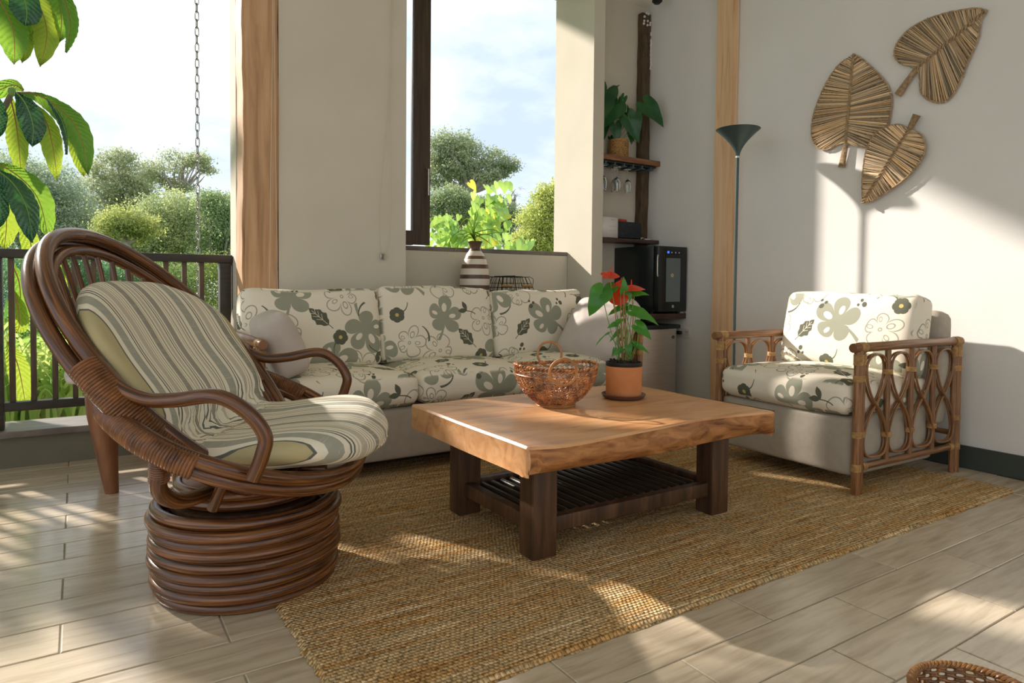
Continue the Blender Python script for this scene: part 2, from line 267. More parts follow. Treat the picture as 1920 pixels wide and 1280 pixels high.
mx2 = N.new('ShaderNodeMixRGB'); mx2.blend_type = 'MULTIPLY'; mx2.inputs[0].default_value = 1; L.new(mx.outputs[0], mx2.inputs[1]); L.new(gap.outputs[0], mx2.inputs[2]); L.new(mx2.outputs[0], B.inputs['Base Color'])
bp = N.new('ShaderNodeBump'); bp.inputs['Strength'].default_value = 1.0; bp.inputs['Distance'].default_value = .006; L.new(mth('ADD', hgt, mth('MULTIPLY', fn.outputs['Fac'], .35)), bp.inputs['Height']); L.new(bp.outputs[0], B.inputs['Normal'])
# ------------------------------------------------------------------ mesh helpers
class MB:
    def __init__(s): s.v = []; s.f = []; s.uv = []; s.n = 0; s.tint = []
    def add(s, v, f, uv=None, tint=None):
        v = np.asarray(v, float).reshape(-1, 3); o = s.n; s.v.append(v); s.n += len(v)
        s.f += [tuple(i+o for i in q) for q in f]
        s.uv += uv if uv is not None else [[(0, 0)]*len(q) for q in f]
        s.tint.append(np.tile(tint if tint is not None else (1, 1, 1), (len(v), 1)))
        return s
    def box(s, c, d, rz=0, ch=.0):
        x, y, z = np.array(d)/2; ch = min(ch, x*.9, y*.9, z*.9)
        if ch <= 0:
            v = np.array([(a*x, b*y, e*z) for a in (-1, 1) for b in (-1, 1) for e in (-1, 1)]); f = [(0, 1, 3, 2), (4, 6, 7, 5), (0, 4, 5, 1), (2, 3, 7, 6), (0, 2, 6, 4), (1, 5, 7, 3)]
        else:
            bm = bmesh.new(); bmesh.ops.create_cube(bm, size=1)
            for q in bm.verts: q.co = (q.co.x*2*x, q.co.y*2*y, q.co.z*2*z)
            bmesh.ops.bevel(bm, geom=bm.edges[:], offset=ch, segments=2, profile=.6, affect='EDGES'); bm.verts.index_update()
            v = np.array([tuple(q.co) for q in bm.verts]); f = [tuple(q.index for q in w.verts) for w in bm.faces]; bm.free()
        if rz: k, l = math.cos(rz), math.sin(rz); v = np.stack([v[:, 0]*k-v[:, 1]*l, v[:, 0]*l+v[:, 1]*k, v[:, 2]], 1)
        return s.add(v+np.array(c), f)
    def tube(s, path, r, n=10, closed=False, caps=True, flat=1.0):
        P = np.asarray(path, float); m = len(P); R_ = np.broadcast_to(np.asarray(r, float), (m,))
        T = np.roll(P, -1, 0)-np.roll(P, 1, 0)
        if not closed: T[0] = P[1]-P[0]; T[-1] = P[-1]-P[-2]
        T /= np.linalg.norm(T, axis=1)[:, None]+1e-12
        up = np.array([0, 0, 1.]) if abs(T[0][2]) < .9 else np.array([1., 0, 0]); U = np.zeros_like(P); u = np.cross(T[0], up); u /= np.linalg.norm(u); U[0] = u
        for i in range(1, m): u = u-T[i]*np.dot(u, T[i]); u /= np.linalg.norm(u)+1e-12; U[i] = u
        if closed:  # spread the leftover twist
            a = U[0]; b = U[-1]-T[0]*np.dot(U[-1], T[0]); b /= np.linalg.norm(b); ang = math.atan2(np.dot(np.cross(b, a), T[0]), np.dot(a, b))
            for i in range(m):
                w = ang*i/m; U[i] = U[i]*math.cos(w)+np.cross(T[i], U[i])*math.sin(w)
        W = np.cross(T, U); a = np.arange(n)*2*PI/n
        V = P[:, None]+R_[:, None, None]*(U[:, None]*np.cos(a)[None, :, None]+W[:, None]*np.sin(a)[None, :, None]*flat)
        d = np.concatenate([[0], np.cumsum(np.linalg.norm(np.diff(P, axis=0), axis=1))]); k = m if closed else m-1; f = []; uv = []
        off = (hash((round(P[0][0], 3), round(P[0][2], 3))) % 97)/9.7
        for i in range(k):
            j = (i+1) % m; d0 = d[i]+off; d1 = (d[i+1] if i+1 < m else d[i]+np.linalg.norm(P[0]-P[-1]))+off
            for q in range(n):
                p = (q+1) % n; f.append((i*n+q, i*n+p, j*n+p, j*n+q)); u0, u1 = q/n, (q+1)/n; uv.append([(u0, d0), (u1, d0), (u1, d1), (u0, d1)])
        V = V.reshape(-1, 3)
        if caps and not closed:
            f += [tuple(range(n))[::-1], tuple((m-1)*n+q for q in range(n))]; uv += [[(0, 0)]*n, [(0, 0)]*n]
        return s.add(V, f, uv)
    def lathe(s, prof, n=32, c=(0, 0, 0), sx=1.0):
        pr = np.asarray(prof, float); a = np.arange(n)*2*PI/n
        V = np.stack([pr[:, 0][:, None]*np.cos(a)*sx, pr[:, 0][:, None]*np.sin(a), np.repeat(pr[:, 1][:, None], n, 1)], 2).reshape(-1, 3)+np.array(c); f = []; uv = []
        for i in range(len(pr)-1):
            for q in range(n): p = (q+1) % n; f.append((i*n+q, i*n+p, (i+1)*n+p, (i+1)*n+q)); uv.append([(q/n, pr[i][1]), ((q+1)/n, pr[i][1]), ((q+1)/n, pr[i+1][1]), (q/n, pr[i+1][1])])
        return s.add(V, f, uv)
    def disc(s, c, r, n=24, flip=False):
        a = np.arange(n)*2*PI/n; v = np.stack([c[0]+r*np.cos(a), c[1]+r*np.sin(a), np.full(n, c[2])], 1); f = tuple(range(n)); return s.add(v, [f[::-1] if flip else f])
    def grid(s, V, closed_u=False, uvs=None, flip=False):
        a, b, _ = V.shape; f = []; uv = []
        for i in range(a-1):
            for j in range(b if closed_u else b-1):
                k = (j+1) % b; q = (i*b+j, (i+1)*b+j, (i+1)*b+k, i*b+k); 
                u = [uvs[i][j], uvs[i+1][j], uvs[i+1][k], uvs[i][k]] if uvs is not None else [(0, 0)]*4
                f.append(q[::-1] if flip else q); uv.append(u[::-1] if flip else u)
        return s.add(V.reshape(-1, 3), f, uv)
    def mesh(s, name, smooth=True, tint=False):
        me = bpy.data.meshes.new(name); V = np.concatenate(s.v)
        me.from_pydata(V.tolist(), [], s.f)
        if any(any(c != (0, 0) for c in q) for q in s.uv[:3]+s.uv[-3:]):
            ul = me.uv_layers.new(name='UVMap'); ul.data.foreach_set('uv', np.array([c for q in s.uv for c in q], np.float32).ravel())
        if tint:
            ca = me.color_attributes.new('tint', 'FLOAT_COLOR', 'POINT'); T = np.concatenate(s.tint); ca.data.foreach_set('color', np.concatenate([T, np.ones((len(T), 1))], 1).astype(np.float32).ravel())
        if smooth:
            me.polygons.foreach_set('use_smooth', [True]*len(me.polygons)); 
            try: me.set_sharp_from_angle(angle=math.radians(smooth if smooth is not True else 40))
            except Exception: pass
        me.update(); return me
    def build(s, name, m, parent=None, smooth=True, tint=False, loc=None, rot=None):
        me = s.mesh(name, smooth, tint)
        if m is not None: me.materials.append(m)
        return link(name, me, parent, loc, rot)
def link(name, me, parent=None, loc=None, rot=None):
    o = bpy.data.objects.new(name, me); col.objects.link(o)
    if parent is not None: o.parent = parent
    if loc is not None: o.location = loc
    if rot is not None: o.rotation_euler = rot
    return o
def tag(o, label=None, cat=None, group=None, kind=None):
    for k, v in (('label', label), ('category', cat), ('group', group), ('kind', kind)):
        if v: o[k] = v
    return o
def thing(name, label, cat, loc=(0, 0, 0), rz=0, group=None):
    o = bpy.data.objects.new(name, None); col.objects.link(o); o.location = loc; o.rotation_euler = (0, 0, rz); o.empty_display_size = .1; return tag(o, label, cat, group)
def struct(o): o['kind'] = 'structure'; return o
def copy_tree(o, parent=None):
    c = o.copy(); col.objects.link(c); c.parent = parent
    for ch in list(o.children): copy_tree(ch, c)
    return c
def spl(pts, n=40, closed=False):
    P = np.asarray(pts, float); m = len(P); out = []; k = m if closed else m-1; per = max(2, n//k)
    for i in range(k):
        if closed: p0, p1, p2, p3 = P[(i-1) % m], P[i], P[(i+1) % m], P[(i+2) % m]
        else: p1, p2 = P[i], P[i+1]; p0 = P[i-1] if i else 2*p1-p2; p3 = P[i+2] if i+2 < m else 2*p2-p1
        for j in range(per):
            t = j/per; out.append(.5*((2*p1)+(p2-p0)*t+(2*p0-5*p1+4*p2-p3)*t*t+(-p0+3*p1-3*p2+p3)*t**3))
    if not closed: out.append(P[-1])
    return np.array(out)
def coil(mb, path, r, pitch=.007, n=10, bead=.0028, over=.002):
    """binding: tight turns of thin cane round a pole, rippled tube"""
    P = np.asarray(path, float); d = np.concatenate([[0], np.cumsum(np.linalg.norm(np.diff(P, axis=0), axis=1))]); Lh = d[-1]; k = max(2, int(Lh/pitch)); ts = []; rs = []
    for i in range(k):
        for fr, q in ((.0, 0), (.25, .75), (.5, 1), (.75, .75)): ts.append((i+fr)*Lh/k); rs.append(q)
    ts.append(Lh); rs.append(0); ts = np.array(ts); Q = np.stack([np.interp(ts, d, P[:, a]) for a in range(3)], 1)
    rr = np.interp(ts, d, np.broadcast_to(r, (len(P),))) if np.ndim(r) else r
    mb.tube(Q, rr+over+bead*np.array(rs)-bead*.3, n=n, caps=True)
def cushion_mesh(w, d, h, rad=.05, puff=.03, n=22, sag=0, welt=True):
    """a stuffed box cushion: rounded box, crowned on both big faces, edges slightly full"""
    mb = MB()
    def face(ax, sg):
        o = [i for i in range(3) if i != ax]; g = np.linspace(-1, 1, n); A, Bq = np.meshgrid(g, g, indexing='ij'); V = np.zeros((n, n, 3)); V[..., o[0]] = A; V[..., o[1]] = Bq; V[..., ax] = sg; return V
    half = np.array([w/2, d/2, h/2])
    for ax in range(3):
        for sg in (-1, 1):
            V = face(ax, sg); S = V*half; inner = np.maximum(half-rad, 1e-3); Cc = np.clip(S, -inner, inner); D = S-Cc; ln = np.linalg.norm(D, axis=2, keepdims=True); Pn = Cc+D/np.maximum(ln, 1e-6)*np.minimum(rad, ln if False else rad)
            x, y, z = Pn[..., 0]/half[0], Pn[..., 1]/half[1], Pn[..., 2]/half[2]
            bul = (1-np.clip(np.abs(x), 0, 1)**2.4)*(1-np.clip(np.abs(y), 0, 1)**2.4)
            Pn[..., 2] += np.sign(z)*puff*bul*np.minimum(1, np.abs(z)*1.2)-sag*(1-x*x)*(1-y*y)
            e = .010*(1-z*z)*0+.012*np.cos(PI*z/2); Pn[..., 0] += np.sign(x)*e*(np.abs(x) > .6)*(1-y*y)*((np.abs(x)-.6)/.4); Pn[..., 1] += np.sign(y)*e*(np.abs(y) > .6)*(1-x*x)*((np.abs(y)-.6)/.4)
            fl = (sg > 0) != (ax == 1)
            mb.grid(Pn, flip=fl)
    return mb
def weld(o, dist=.0006):
    bm = bmesh.new(); bm.from_mesh(o.data); bmesh.ops.remove_doubles(bm, verts=bm.verts, dist=dist); bmesh.ops.recalc_face_normals(bm, faces=bm.faces); bm.to_mesh(o.data); bm.free()
    o.data.polygons.foreach_set('use_smooth', [True]*len(o.data.polygons)); return o
# ------------------------------------------------------------------ the room
XR, YF, ZC = 3.957, 3.94, 3.23
fl_base = struct(MB().box((.35, .55, -.055), (7.5, 7.5, .104)).build('floor', M['grout'], smooth=False))
def plank_mesh(L, W):
    a, b, c = L/2, W/2, .0025; z0, z1 = -.006, 0.0
    v = [(-a, -b, z0), (a, -b, z0), (a, b, z0), (-a, b, z0), (-a, -b, z1-c*.6), (a, -b, z1-c*.6), (a, b, z1-c*.6), (-a, b, z1-c*.6), (-a+c, -b+c, z1), (a-c, -b+c, z1), (a-c, b-c, z1), (-a+c, b-c, z1)]
    f = [(8, 9, 10, 11)]+[(i, (i+1) % 4, 4+(i+1) % 4, 4+i) for i in range(4)]+[(4+i, 4+(i+1) % 4, 8+(i+1) % 4, 8+i) for i in range(4)]
    return MB().add(v, f)
PL, PW = .665, .172
pm = plank_mesh(PL-.004, PW-.004).mesh('plank', False); pm.materials.append(M['tile'])
far = MB(); cnt = 0
for k in range(-29, 13):
    y0 = 2.044+PW*k; ph = -.048 if k % 2 == 0 else .33
    for n in range(-6, 7):
        x0 = ph+PL*n; xc, yc = x0+PL/2, y0+PW/2
        if xc+PL/2 > XR+.02 or yc+PW/2 > 4.30:
            x1 = min(x0+PL, XR-.002)
            if x1-x0 < .05 or yc+PW/2 > 4.30: continue
            q = plank_mesh(x1-x0-.004, PW-.004)
            q.build('plank', M['tile'], fl_base, False, loc=((x0+x1)/2, yc, 0)); cnt += 1; continue
        if xc < -3.3: continue
        seen = yc > .35 and xc > -.85 and abs(xc) < 1.9*yc+.9
        if seen: link('plank', pm, fl_base, (xc, yc, 0)); cnt += 1
        else:
            q = plank_mesh(PL-.004, PW-.004); far.add(q.v[0]+np.array([xc, yc, 0]), q.f)
tag(far.build('plank_field', M['tile'], fl_base, False), kind='stuff')
w = MB(); w.box(((.962+1.74)/2, (3.945+4.30)/2, ZC/2), (1.74-.962, .355, ZC)); w.box(((.768+.962)/2, 4.215, ZC/2), (.194, .17, ZC))
w.box((2.49, 4.3275, .589), (1.5, .185, 1.178)); w.box((3.295, 4.18, ZC/2), (.105, .48, ZC)); w.box((3.70, 4.28, ZC/2), (.73, .28, ZC))
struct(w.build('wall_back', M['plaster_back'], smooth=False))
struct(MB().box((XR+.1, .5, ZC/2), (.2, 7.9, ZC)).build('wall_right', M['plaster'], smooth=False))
struct(MB().box((XR-.007, .55, .06), (.014, 5.3-.3, .12), ch=.003).build('baseboard_right', M['dark_base'], smooth=False))
struct(MB().box((.40, .58, ZC+.05), (7.7, 7.7, .1)).build('ceiling', M['ceiling'], smooth=False))
w = MB(); w.box((-3.3, -3.1, ZC/2), (.4, .2, ZC)); w.box((3.8, -3.1, ZC/2), (.6, .2, ZC)); w.box((.3, -3.1, 3.14), (7.0, .2, .18)); w.box((.3, -3.1, .2), (7.0, .2, .4))
struct(w.build('wall_front', M['ceiling'], smooth=False))
w = MB(); w.box((-3.4, -2.9, ZC/2), (.2, .2, ZC)); w.box((-3.4, .6, 3.16), (.2, 7.0, .14)); w.box((-3.4, 4.1, ZC/2), (.2, .2, ZC))
struct(w.build('wall_left', M['ceiling'], smooth=False))
w = MB(); w.box((-1.33, 4.34, .078), (4.19, .26, .156)); struct(w.build('wall_terrace', M['curb'], smooth=False))
struct(MB().box((-1.32, 4.34, .173), (4.17, .32, .034), ch=.004).build('trim_1', M['sill_wood'], smooth=False))
w = MB(); w.box((.4, 5.45, 4.50), (8.6, 2.40, .12)); w.box((.4, 4.36, 3.88), (8.6, .12, 1.14)); struct(w.build('roof_eave', M['stucco'], smooth=False))
struct(MB().box((2.49, 4.328, 1.1935), (1.5, .19, .031), ch=.004).build('window_sill', M['sill_wood'], smooth=False))
struct(MB().box((2.49, 4.09, .33), (1.5, .29, .66), ch=.004).build('trim_2', M['plaster'], smooth=False))
# old posts built into the walls
def beam(name, c, d, m, seed, ch=.012, amp=.004):
    bm = bmesh.new(); bmesh.ops.create_cube(bm, size=1); 
    for v in bm.verts: v.co = (v.co.x*d[0], v.co.y*d[1], v.co.z*d[2])
    bmesh.ops.bevel(bm, geom=[e for e in bm.edges if abs(e.verts[0].co.z-e.verts[1].co.z) > .1], offset=ch, segments=2, affect='EDGES')
    le = [e for e in bm.edges if abs(e.verts[0].co.z-e.verts[1].co.z) > .1]; bmesh.ops.subdivide_edges(bm, edges=le, cuts=40, use_grid_fill=True)
    for v in bm.verts:
        z = v.co.z; v.co.x += amp*math.sin(z*5+seed)+amp*.5*math.sin(z*23+seed*2+v.co.y*30); v.co.y += amp*math.sin(z*4+seed*3)
    me = bpy.data.meshes.new(name); bm.to_mesh(me); bm.free(); me.materials.append(m); me.polygons.foreach_set('use_smooth', [True]*len(me.polygons)); me.set_sharp_from_angle(angle=math.radians(50))
    return link(name, me, None, c)
tag(beam('wooden_post', (.865, 4.03, ZC/2), (.192, .19, ZC-.01), M['oak'], 1), 'thick weathered oak post between the balcony opening and the plain wall', 'post')
tag(beam('wooden_post', (3.925, 3.278, ZC/2), (.062, .155, ZC-.01), M['pine'], 4, .006, .003), 'pale knotty pine post on the right wall behind the floor lamp', 'post')
rp_ = tag(beam('wooden_post', (3.906, 4.108, 1.59), (.10, .058, 3.14), M['corner_wood'], 7, .006, .005), 'rough dark brown post in the corner behind the shelves', 'post')
q = MB()
for i in range(9):
    q.lathe([(0, -.012), (.009+.005*random.random(), -.003), (.007, .008), (0, .012)], 7, (random.uniform(-.045, .045), -.033, random.uniform(1.47, 1.57)))
for i in range(14): q.lathe([(0, -.02), (.008, -.01), (.006, .01), (0, .02)], 6, (.046+random.uniform(-.004, .002), -.031, random.uniform(1.12, 1.42)))
q.build('plaster_crumbs', M['plaster'], rp_)['kind'] = 'stuff'
# window sash slid open
s = thing('window_1', 'dark brown wooden sliding window sash with a slim black handle', 'window', (0, 4.285, 0))
s['kind'] = 'structure'
MB().box((1.9975, 0, 2.215), (.129, .045, 1.99), ch=.004).build('frame', M['brown_wood'], s)
MB().box((1.83, 0, 1.265), (.21, .043, .10), ch=.004).build('frame', M['brown_wood'], s)
MB().box((1.86, 0, 2.25), (.15, .006, 1.9)).build('pane', M['pane'], s, False)
h = MB(); h.tube([(2.035, -.024, 1.56), (2.035, -.05, 1.56), (2.035, -.05, 1.74), (2.035, -.024, 1.74)], .006, 8); h.build('handle', M['steel'], s)
# ceiling spot at the top edge of the picture
s = thing('ceiling_spotlight', 'black spotlight on the ceiling near the corner, mostly cut off by the picture edge', 'lamp', (3.80, 3.86, ZC))
MB().lathe([(0, 0), (.045, 0), (.045, -.012), (0, -.012)], 20).build('mount', M['black_matte'], s)
MB().lathe([(.012, -.012), (.012, -.03), (.036, -.036), (.040, -.075), (.022, -.092), (0, -.092)], 20).build('lamp_head', M['black_matte'], s)
# ------------------------------------------------------------------ balcony railing
RY = 4.262
r = thing('balcony_railing', 'dark wooden balcony railing with square balusters behind the swivel chair', 'railing', (0, RY, .19))
zz = lambda z: .95+(z-.95)*.979-.19
MB().box((-1.3, 0, zz(1.088)), (4.13, .085, .046), ch=.006).build('handrail', M['black_wood'], r)
MB().box((-1.3, 0, zz(.292)), (4.13, .055, .046), ch=.005).build('rail', M['black_wood'], r)
for x in (-.352, .728, -1.5, -2.65): MB().box((x, .0, (zz(1.065))/2), (.064, .064, zz(1.065)), ch=.005).build('newel_post', M['black_wood'], r)
bm_ = MB().box((0, 0, zz(.69)), (.026, .026, zz(1.065)-zz(.315)), ch=.003).mesh('baluster'); bm_.materials.append(M['rail_wood'])
for x in (-.285, -.196, -.104, -.016, .071, .158, .245, .331, .418, .512, .603): link('baluster', bm_, r, (x, 0, 0))
x = -.45
while x > -2.6:
    if abs(x+1.5) > .06: link('baluster', bm_, r, (x, 0, 0))
    x -= .09
# rain chain
ch = thing('rain_chain', 'galvanised rain chain hanging outside the balcony', 'chain', (.687, 5.0, 0))
lk = MB(); n = 22; t = np.arange(n)*2*PI/n; pth = np.stack([.0115*np.cos(t)*(1), 0*t, .022*np.sin(t)+.011*np.sign(np.sin(t))], 1); lk.tube(pth, .0034, 6, closed=True)
lm = lk.mesh('link'); lm.materials.append(M['chain']); z = 4.41; i = 0
while z > -.1:
    link('link', lm, ch, (0, 0, z), (0, 0, PI/2*(i % 2)+.2)); z -= .0525; i += 1
# blind cords
c = thing('blind_cord', 'thin cream cords hanging down the thick oak post', 'cord', (0, 0, 0))
b = MB(); b.tube(spl([at_y(512, -60, 3.915), at_y(511, 60, 3.915), at_y(508, 300, 3.915), at_y(505, 600, 3.915)], 30), .0016, 6); b.build('cord', M['cord'], c)
b = MB(); b.tube(spl([at_y(514.5, -60, 3.915), at_y(514, 60, 3.915), at_y(517, 300, 3.915), at_y(521, 600, 3.915)], 30), .0016, 6); b.build('cord', M['cord'], c)
c = thing('blind_cord', 'cream blind cord loop hanging on the plain wall beside the window', 'cord', (0, 0, 0))
b = MB(); b.tube(spl([at_y(737, -60, 3.93), at_y(733, 100, 3.93), at_y(724, 240, 3.93), at_y(713, 380, 3.93), at_y(713, 455, 3.93), at_y(717, 474, 3.93), at_y(722, 474, 3.93), at_y(730, 455, 3.93), at_y(733, 380, 3.93), at_y(732, 200, 3.93), at_y(735, -60, 3.93)], 100), .0015, 6); b.build('cord', M['cord'], c)
p = at_y(718, 481, 3.93); MB().box(p, (.026, .012, .035), ch=.003).build('weight', M['glass'], c)
# ------------------------------------------------------------------ rug
ru = MB(); x0, x1, y0, y1 = .475, 3.70, 1.347, 3.32; nx, ny = 260, 120; gx = np.linspace(0, 1, nx); gy = np.linspace(0, 1, ny)
A, Bq = np.meshgrid(gx, gy, indexing='ij'); X = x0+(x1-x0)*A; Y = y0+(y1-y0)*Bq
cr = .05; 
edge = .004*np.sin(Bq*ny*1.9)+.003*np.sin(Bq*60); X = X+np.where(A < .001, edge, 0)+np.where(A > .999, edge, 0); Y = Y+np.where(Bq < .001, .003*np.sin(A*90)+.002*np.sin(A*400), 0)
for (ex, ey) in ((x0, y0), (x1, y0)):
    sx = 1 if ex == x0 else -1; dx = (X-ex)*sx; dy = Y-ey; k = (dx < cr) & (dy < cr); rr_ = np.hypot(cr-dx, cr-dy); f = np.where(k & (rr_ > cr), cr/np.maximum(rr_, 1e-6), 1)
    X = np.where(k, ex+sx*(cr-(cr-dx)*f), X); Y = np.where(k, ey+(cr-(cr-dy)*f), Y)
Z = .013+.0016*np.sin(A*31+Bq*7)*np.sin(Bq*17); e = np.minimum(np.minimum(A*nx, (1-A)*nx), np.minimum(Bq*ny, (1-Bq)*ny)); Z = np.where(e < .5, .001, Z); 
V = np.stack([X-2.1, Y-2.3, Z], 2); ru.grid(V)
tag(ru.build('rug', M['jute'], None, 60, loc=(2.1, 2.3, 0)), 'large hand woven jute rug under the coffee table', 'rug')
# ------------------------------------------------------------------ coffee table
TX0, TX1, TY0, TY1, TZ0, TZ1 = 1.16, 2.385, 1.70, 2.59, .350, .448
t = thing('coffee_table', 'low coffee table with a thick live-edge honey wood slab and dark slatted shelf', 'table', (1.775, 2.15, 0))
O = np.array([1.775, 2.15, 0])
def slab():
    mb = MB(); n = 150; pts = []; q = lambda a, f, p: math.sin(a*f+p)
    # outline going round: front (x), right (y), back, left
    cx, cy = (TX0+TX1)/2, (TY0+TY1)/2; hx, hy = (TX1-TX0)/2, (TY1-TY0)/2; rings = []
    prof = [(-.035, TZ0, ), (-.006, TZ0+.012), (.010, TZ0+.035), (.012, TZ0+.055), (.004, TZ0+.078), (-.006, TZ1-.008), (-.014, TZ1)]
    base = []
    for i in range(n*4):
        s_ = i/n; k = int(s_); u = s_-k
        if k == 0: x, y, nx_, ny_ = -hx+2*hx*u, -hy, 0, -1
        elif k == 1: x, y, nx_, ny_ = hx, -hy+2*hy*u, 1, 0
        elif k == 2: x, y, nx_, ny_ = hx-2*hx*u, hy, 0, 1
        else: x, y, nx_, ny_ = -hx, hy-2*hy*u, -1, 0
        base.append((x, y, nx_, ny_, k, u))
    for (off, z) in prof:
        r_ = []
        for (x, y, nx_, ny_, k, u) in base:
            w = 0
            if k == 0: w = .016*math.sin(u*PI*1.5+.9)+.006*math.sin(u*14)-.022*math.exp(-((u-.62)/.16)**2)+.008*math.sin(u*7+z*30)
            if k == 2: w = .012*math.sin(u*5)+.006*math.sin(u*17+1)
            if k in (1, 3): w = .002*math.sin(u*9+k)
            w *= min(1, u/.07, (1-u)/.07)
            o = off if k in (0, 2) else ((-.010 if z > TZ1-.001 else -.004) if k == 3 else min(off, .002)-.004)
            X_, Y_ = x+nx_*(o+w), y+ny_*(o+w)
            c = .022 if off > -.01 else .012     # rounded corners in plan
            dx, dy = hx-abs(X_), hy-abs(Y_)
            if dx < .035 and dy < .035:
                a = math.hypot(.035-dx, .035-dy)
                if a > .035: g = .035/a; X_ = math.copysign(hx-.035+(.035-dx)*g, X_); Y_ = math.copysign(hy-.035+(.035-dy)*g, Y_)
            zz_ = z
            if k == 0: zz_ += (.006*math.sin(u*6+1)*min(1, u/.07, (1-u)/.07) if z < TZ0+.03 else 0)
            r_.append((X_+cx, Y_+cy, zz_))
        rings.append(r_)
    V = np.array(rings)-O; mb.grid(V, closed_u=True)
    m_ = len(base); top = V[-1]; bot = V[0]
    mb.add(top, [tuple(range(m_))]); mb.add(bot, [tuple(range(m_))[::-1]])
    return mb
sl = slab().build('tabletop', M['slab'], t, 35); sl.data.materials.append(M['slab_edge'])
for p in sl.data.polygons:
    if len(p.vertices) == 4 and p.center.z < TZ1-.004 and (p.index % 600) // 150 in (0, 2): p.material_index = 1
lg = MB().box((0, 0, .181), (.100, .088, .338), ch=.007).mesh('leg'); lg.materials.append(M['leg_wood'])
for x, y in ((1.336, 1.895), (2.218, 1.89), (1.336, 2.42), (2.218, 2.415)): link('leg', lg, t, (x-O[0], y-O[1], 0))
def rail(x0, x1, y0, y1): MB().box(((x0+x1)/2-O[0], (y0+y1)/2-O[1], .118), (x1-x0, y1-y0, .055), ch=.005).build('shelf_rail', M['leg_wood'], t)
rail(1.387, 2.167, 1.865, 1.905); rail(1.387, 2.167, 2.405, 2.445); rail(1.31, 1.35, 1.94, 2.375); rail(2.205, 2.245, 1.935, 2.37)
for y in (1.912, 2.398): MB().box((1.777-O[0], y-O[1], .109), (.78, .016, .02)).build('shelf_rail', M['slat_wood'], t)
sm = MB().tube([(0, -.228, 0), (0, -.222, 0), (0, .222, 0), (0, .228, 0)], [.006, .0125, .0125, .006], 10).mesh('slat'); sm.materials.append(M['slat_wood'])
for i in range(17): link('slat', sm, t, (1.395+.0475*i-O[0], 2.155-O[1], .126))
# ------------------------------------------------------------------ woven basket on the table
bk = thing('woven_basket', 'open woven copper-brown cane basket with two ring handles on the coffee table', 'basket', (1.678, 2.262, .448), -.20)
def prof_r(s): return .068+(.168-.068)*math.sin(min(1, s)*PI/2)**.75
def bowl_pt(a, s, dr=0): 
    z = .012+.155*s**1.15; r_ = prof_r(s)+dr; return np.array([r_*math.cos(a)*1.04, r_*math.sin(a)*.96, z+.006*(s**2)*math.cos(2*a)])
mb = MB(); na = 44
for k in range(na):   # zig-zag uprights, crossing
    for sg in (-1, 1):
        pth = []; 
        for i in range(27):
            s_ = i/26; a = k*2*PI/na+sg*.045*math.sin(i*PI/1.0+PI/2)*(1)+.02*math.sin(i*1.7+k); pth.append(bowl_pt(a, s_*.97, .0022*math.sin(i*PI+sg)))
        mb.tube(pth, .00145, 4, caps=False)
tag(mb.build('weave', M['wicker'], bk, kind if False else True), kind='stuff')
mb = MB()
for j in range(12):
    s_ = (j+.5)/12*.93; n = 168; a = np.arange(n)*2*PI/n; pth = [bowl_pt(x+0, s_+.006*math.sin(x*5+j)+.022*math.sin(i*1.9+j*2.1), .003*math.sin(i*PI*.5+j*PI/2)+.001*random.random()) for i, x in enumerate(a)]; mb.tube(pth, .0017, 5, closed=True)
tag(mb.build('weave', M['wicker'], bk), kind='stuff')
mb = MB(); n = 200
for ph in (0, PI): 
    pth = [bowl_pt(i*2*PI/n, 1.0, 0)+np.array([0, 0, .004*math.sin(i*2*PI/n*34+ph)])+.004*math.cos(i*2*PI/n*34+ph)*np.array([math.cos(i*2*PI/n), math.sin(i*2*PI/n), 0]) for i in range(n)]; mb.tube(pth, .0042, 6, closed=True)
mb.build('rim', M['wicker'], bk)
mb = MB(); pth = [bowl_pt(i*2*PI/90, .80, .004) for i in range(90)]; mb.tube(pth, .003, 6, closed=True); mb.build('hoop', M['wicker'], bk)
mb = MB()
for z_, r_ in ((.004, .078), (.010, .074), (.015, .070)):
    mb.tube([(r_*math.cos(a)*1.04, r_*math.sin(a), z_) for a in np.arange(48)*2*PI/48], .0036, 6, closed=True)
for r_ in (.02, .04, .058): mb.tube([(r_*math.cos(a), r_*math.sin(a), .013) for a in np.arange(32)*2*PI/32], .003, 5, closed=True)
for k in range(16): a = k*PI/8; mb.tube([(0, 0, .012), (.07*math.cos(a), .07*math.sin(a), .012)], .002, 5)
mb.build('foot', M['cane_light'], bk)
for sg, dz in ((-1, .028), (1, .042)):
    mb = MB(); ang = -PI/2-.25 if sg < 0 else PI/2-.25; c0 = bowl_pt(ang, .99); d = np.array([math.cos(ang), math.sin(ang), 0]); tt = np.array([-d[1], d[0], 0])
    for rr_ in (0, .0035):
        mb.tube([c0+d*(.008+.012*math.sin(x))*1+tt*(.052+rr_)*math.cos(x)+np.array([0, 0, (.052+rr_)*math.sin(x)+(.0 if sg < 0 else .036)]) for x in np.arange(44)*2*PI/44], .0036, 7, closed=True)
    mb.build('handle', M['cane_light'], bk)
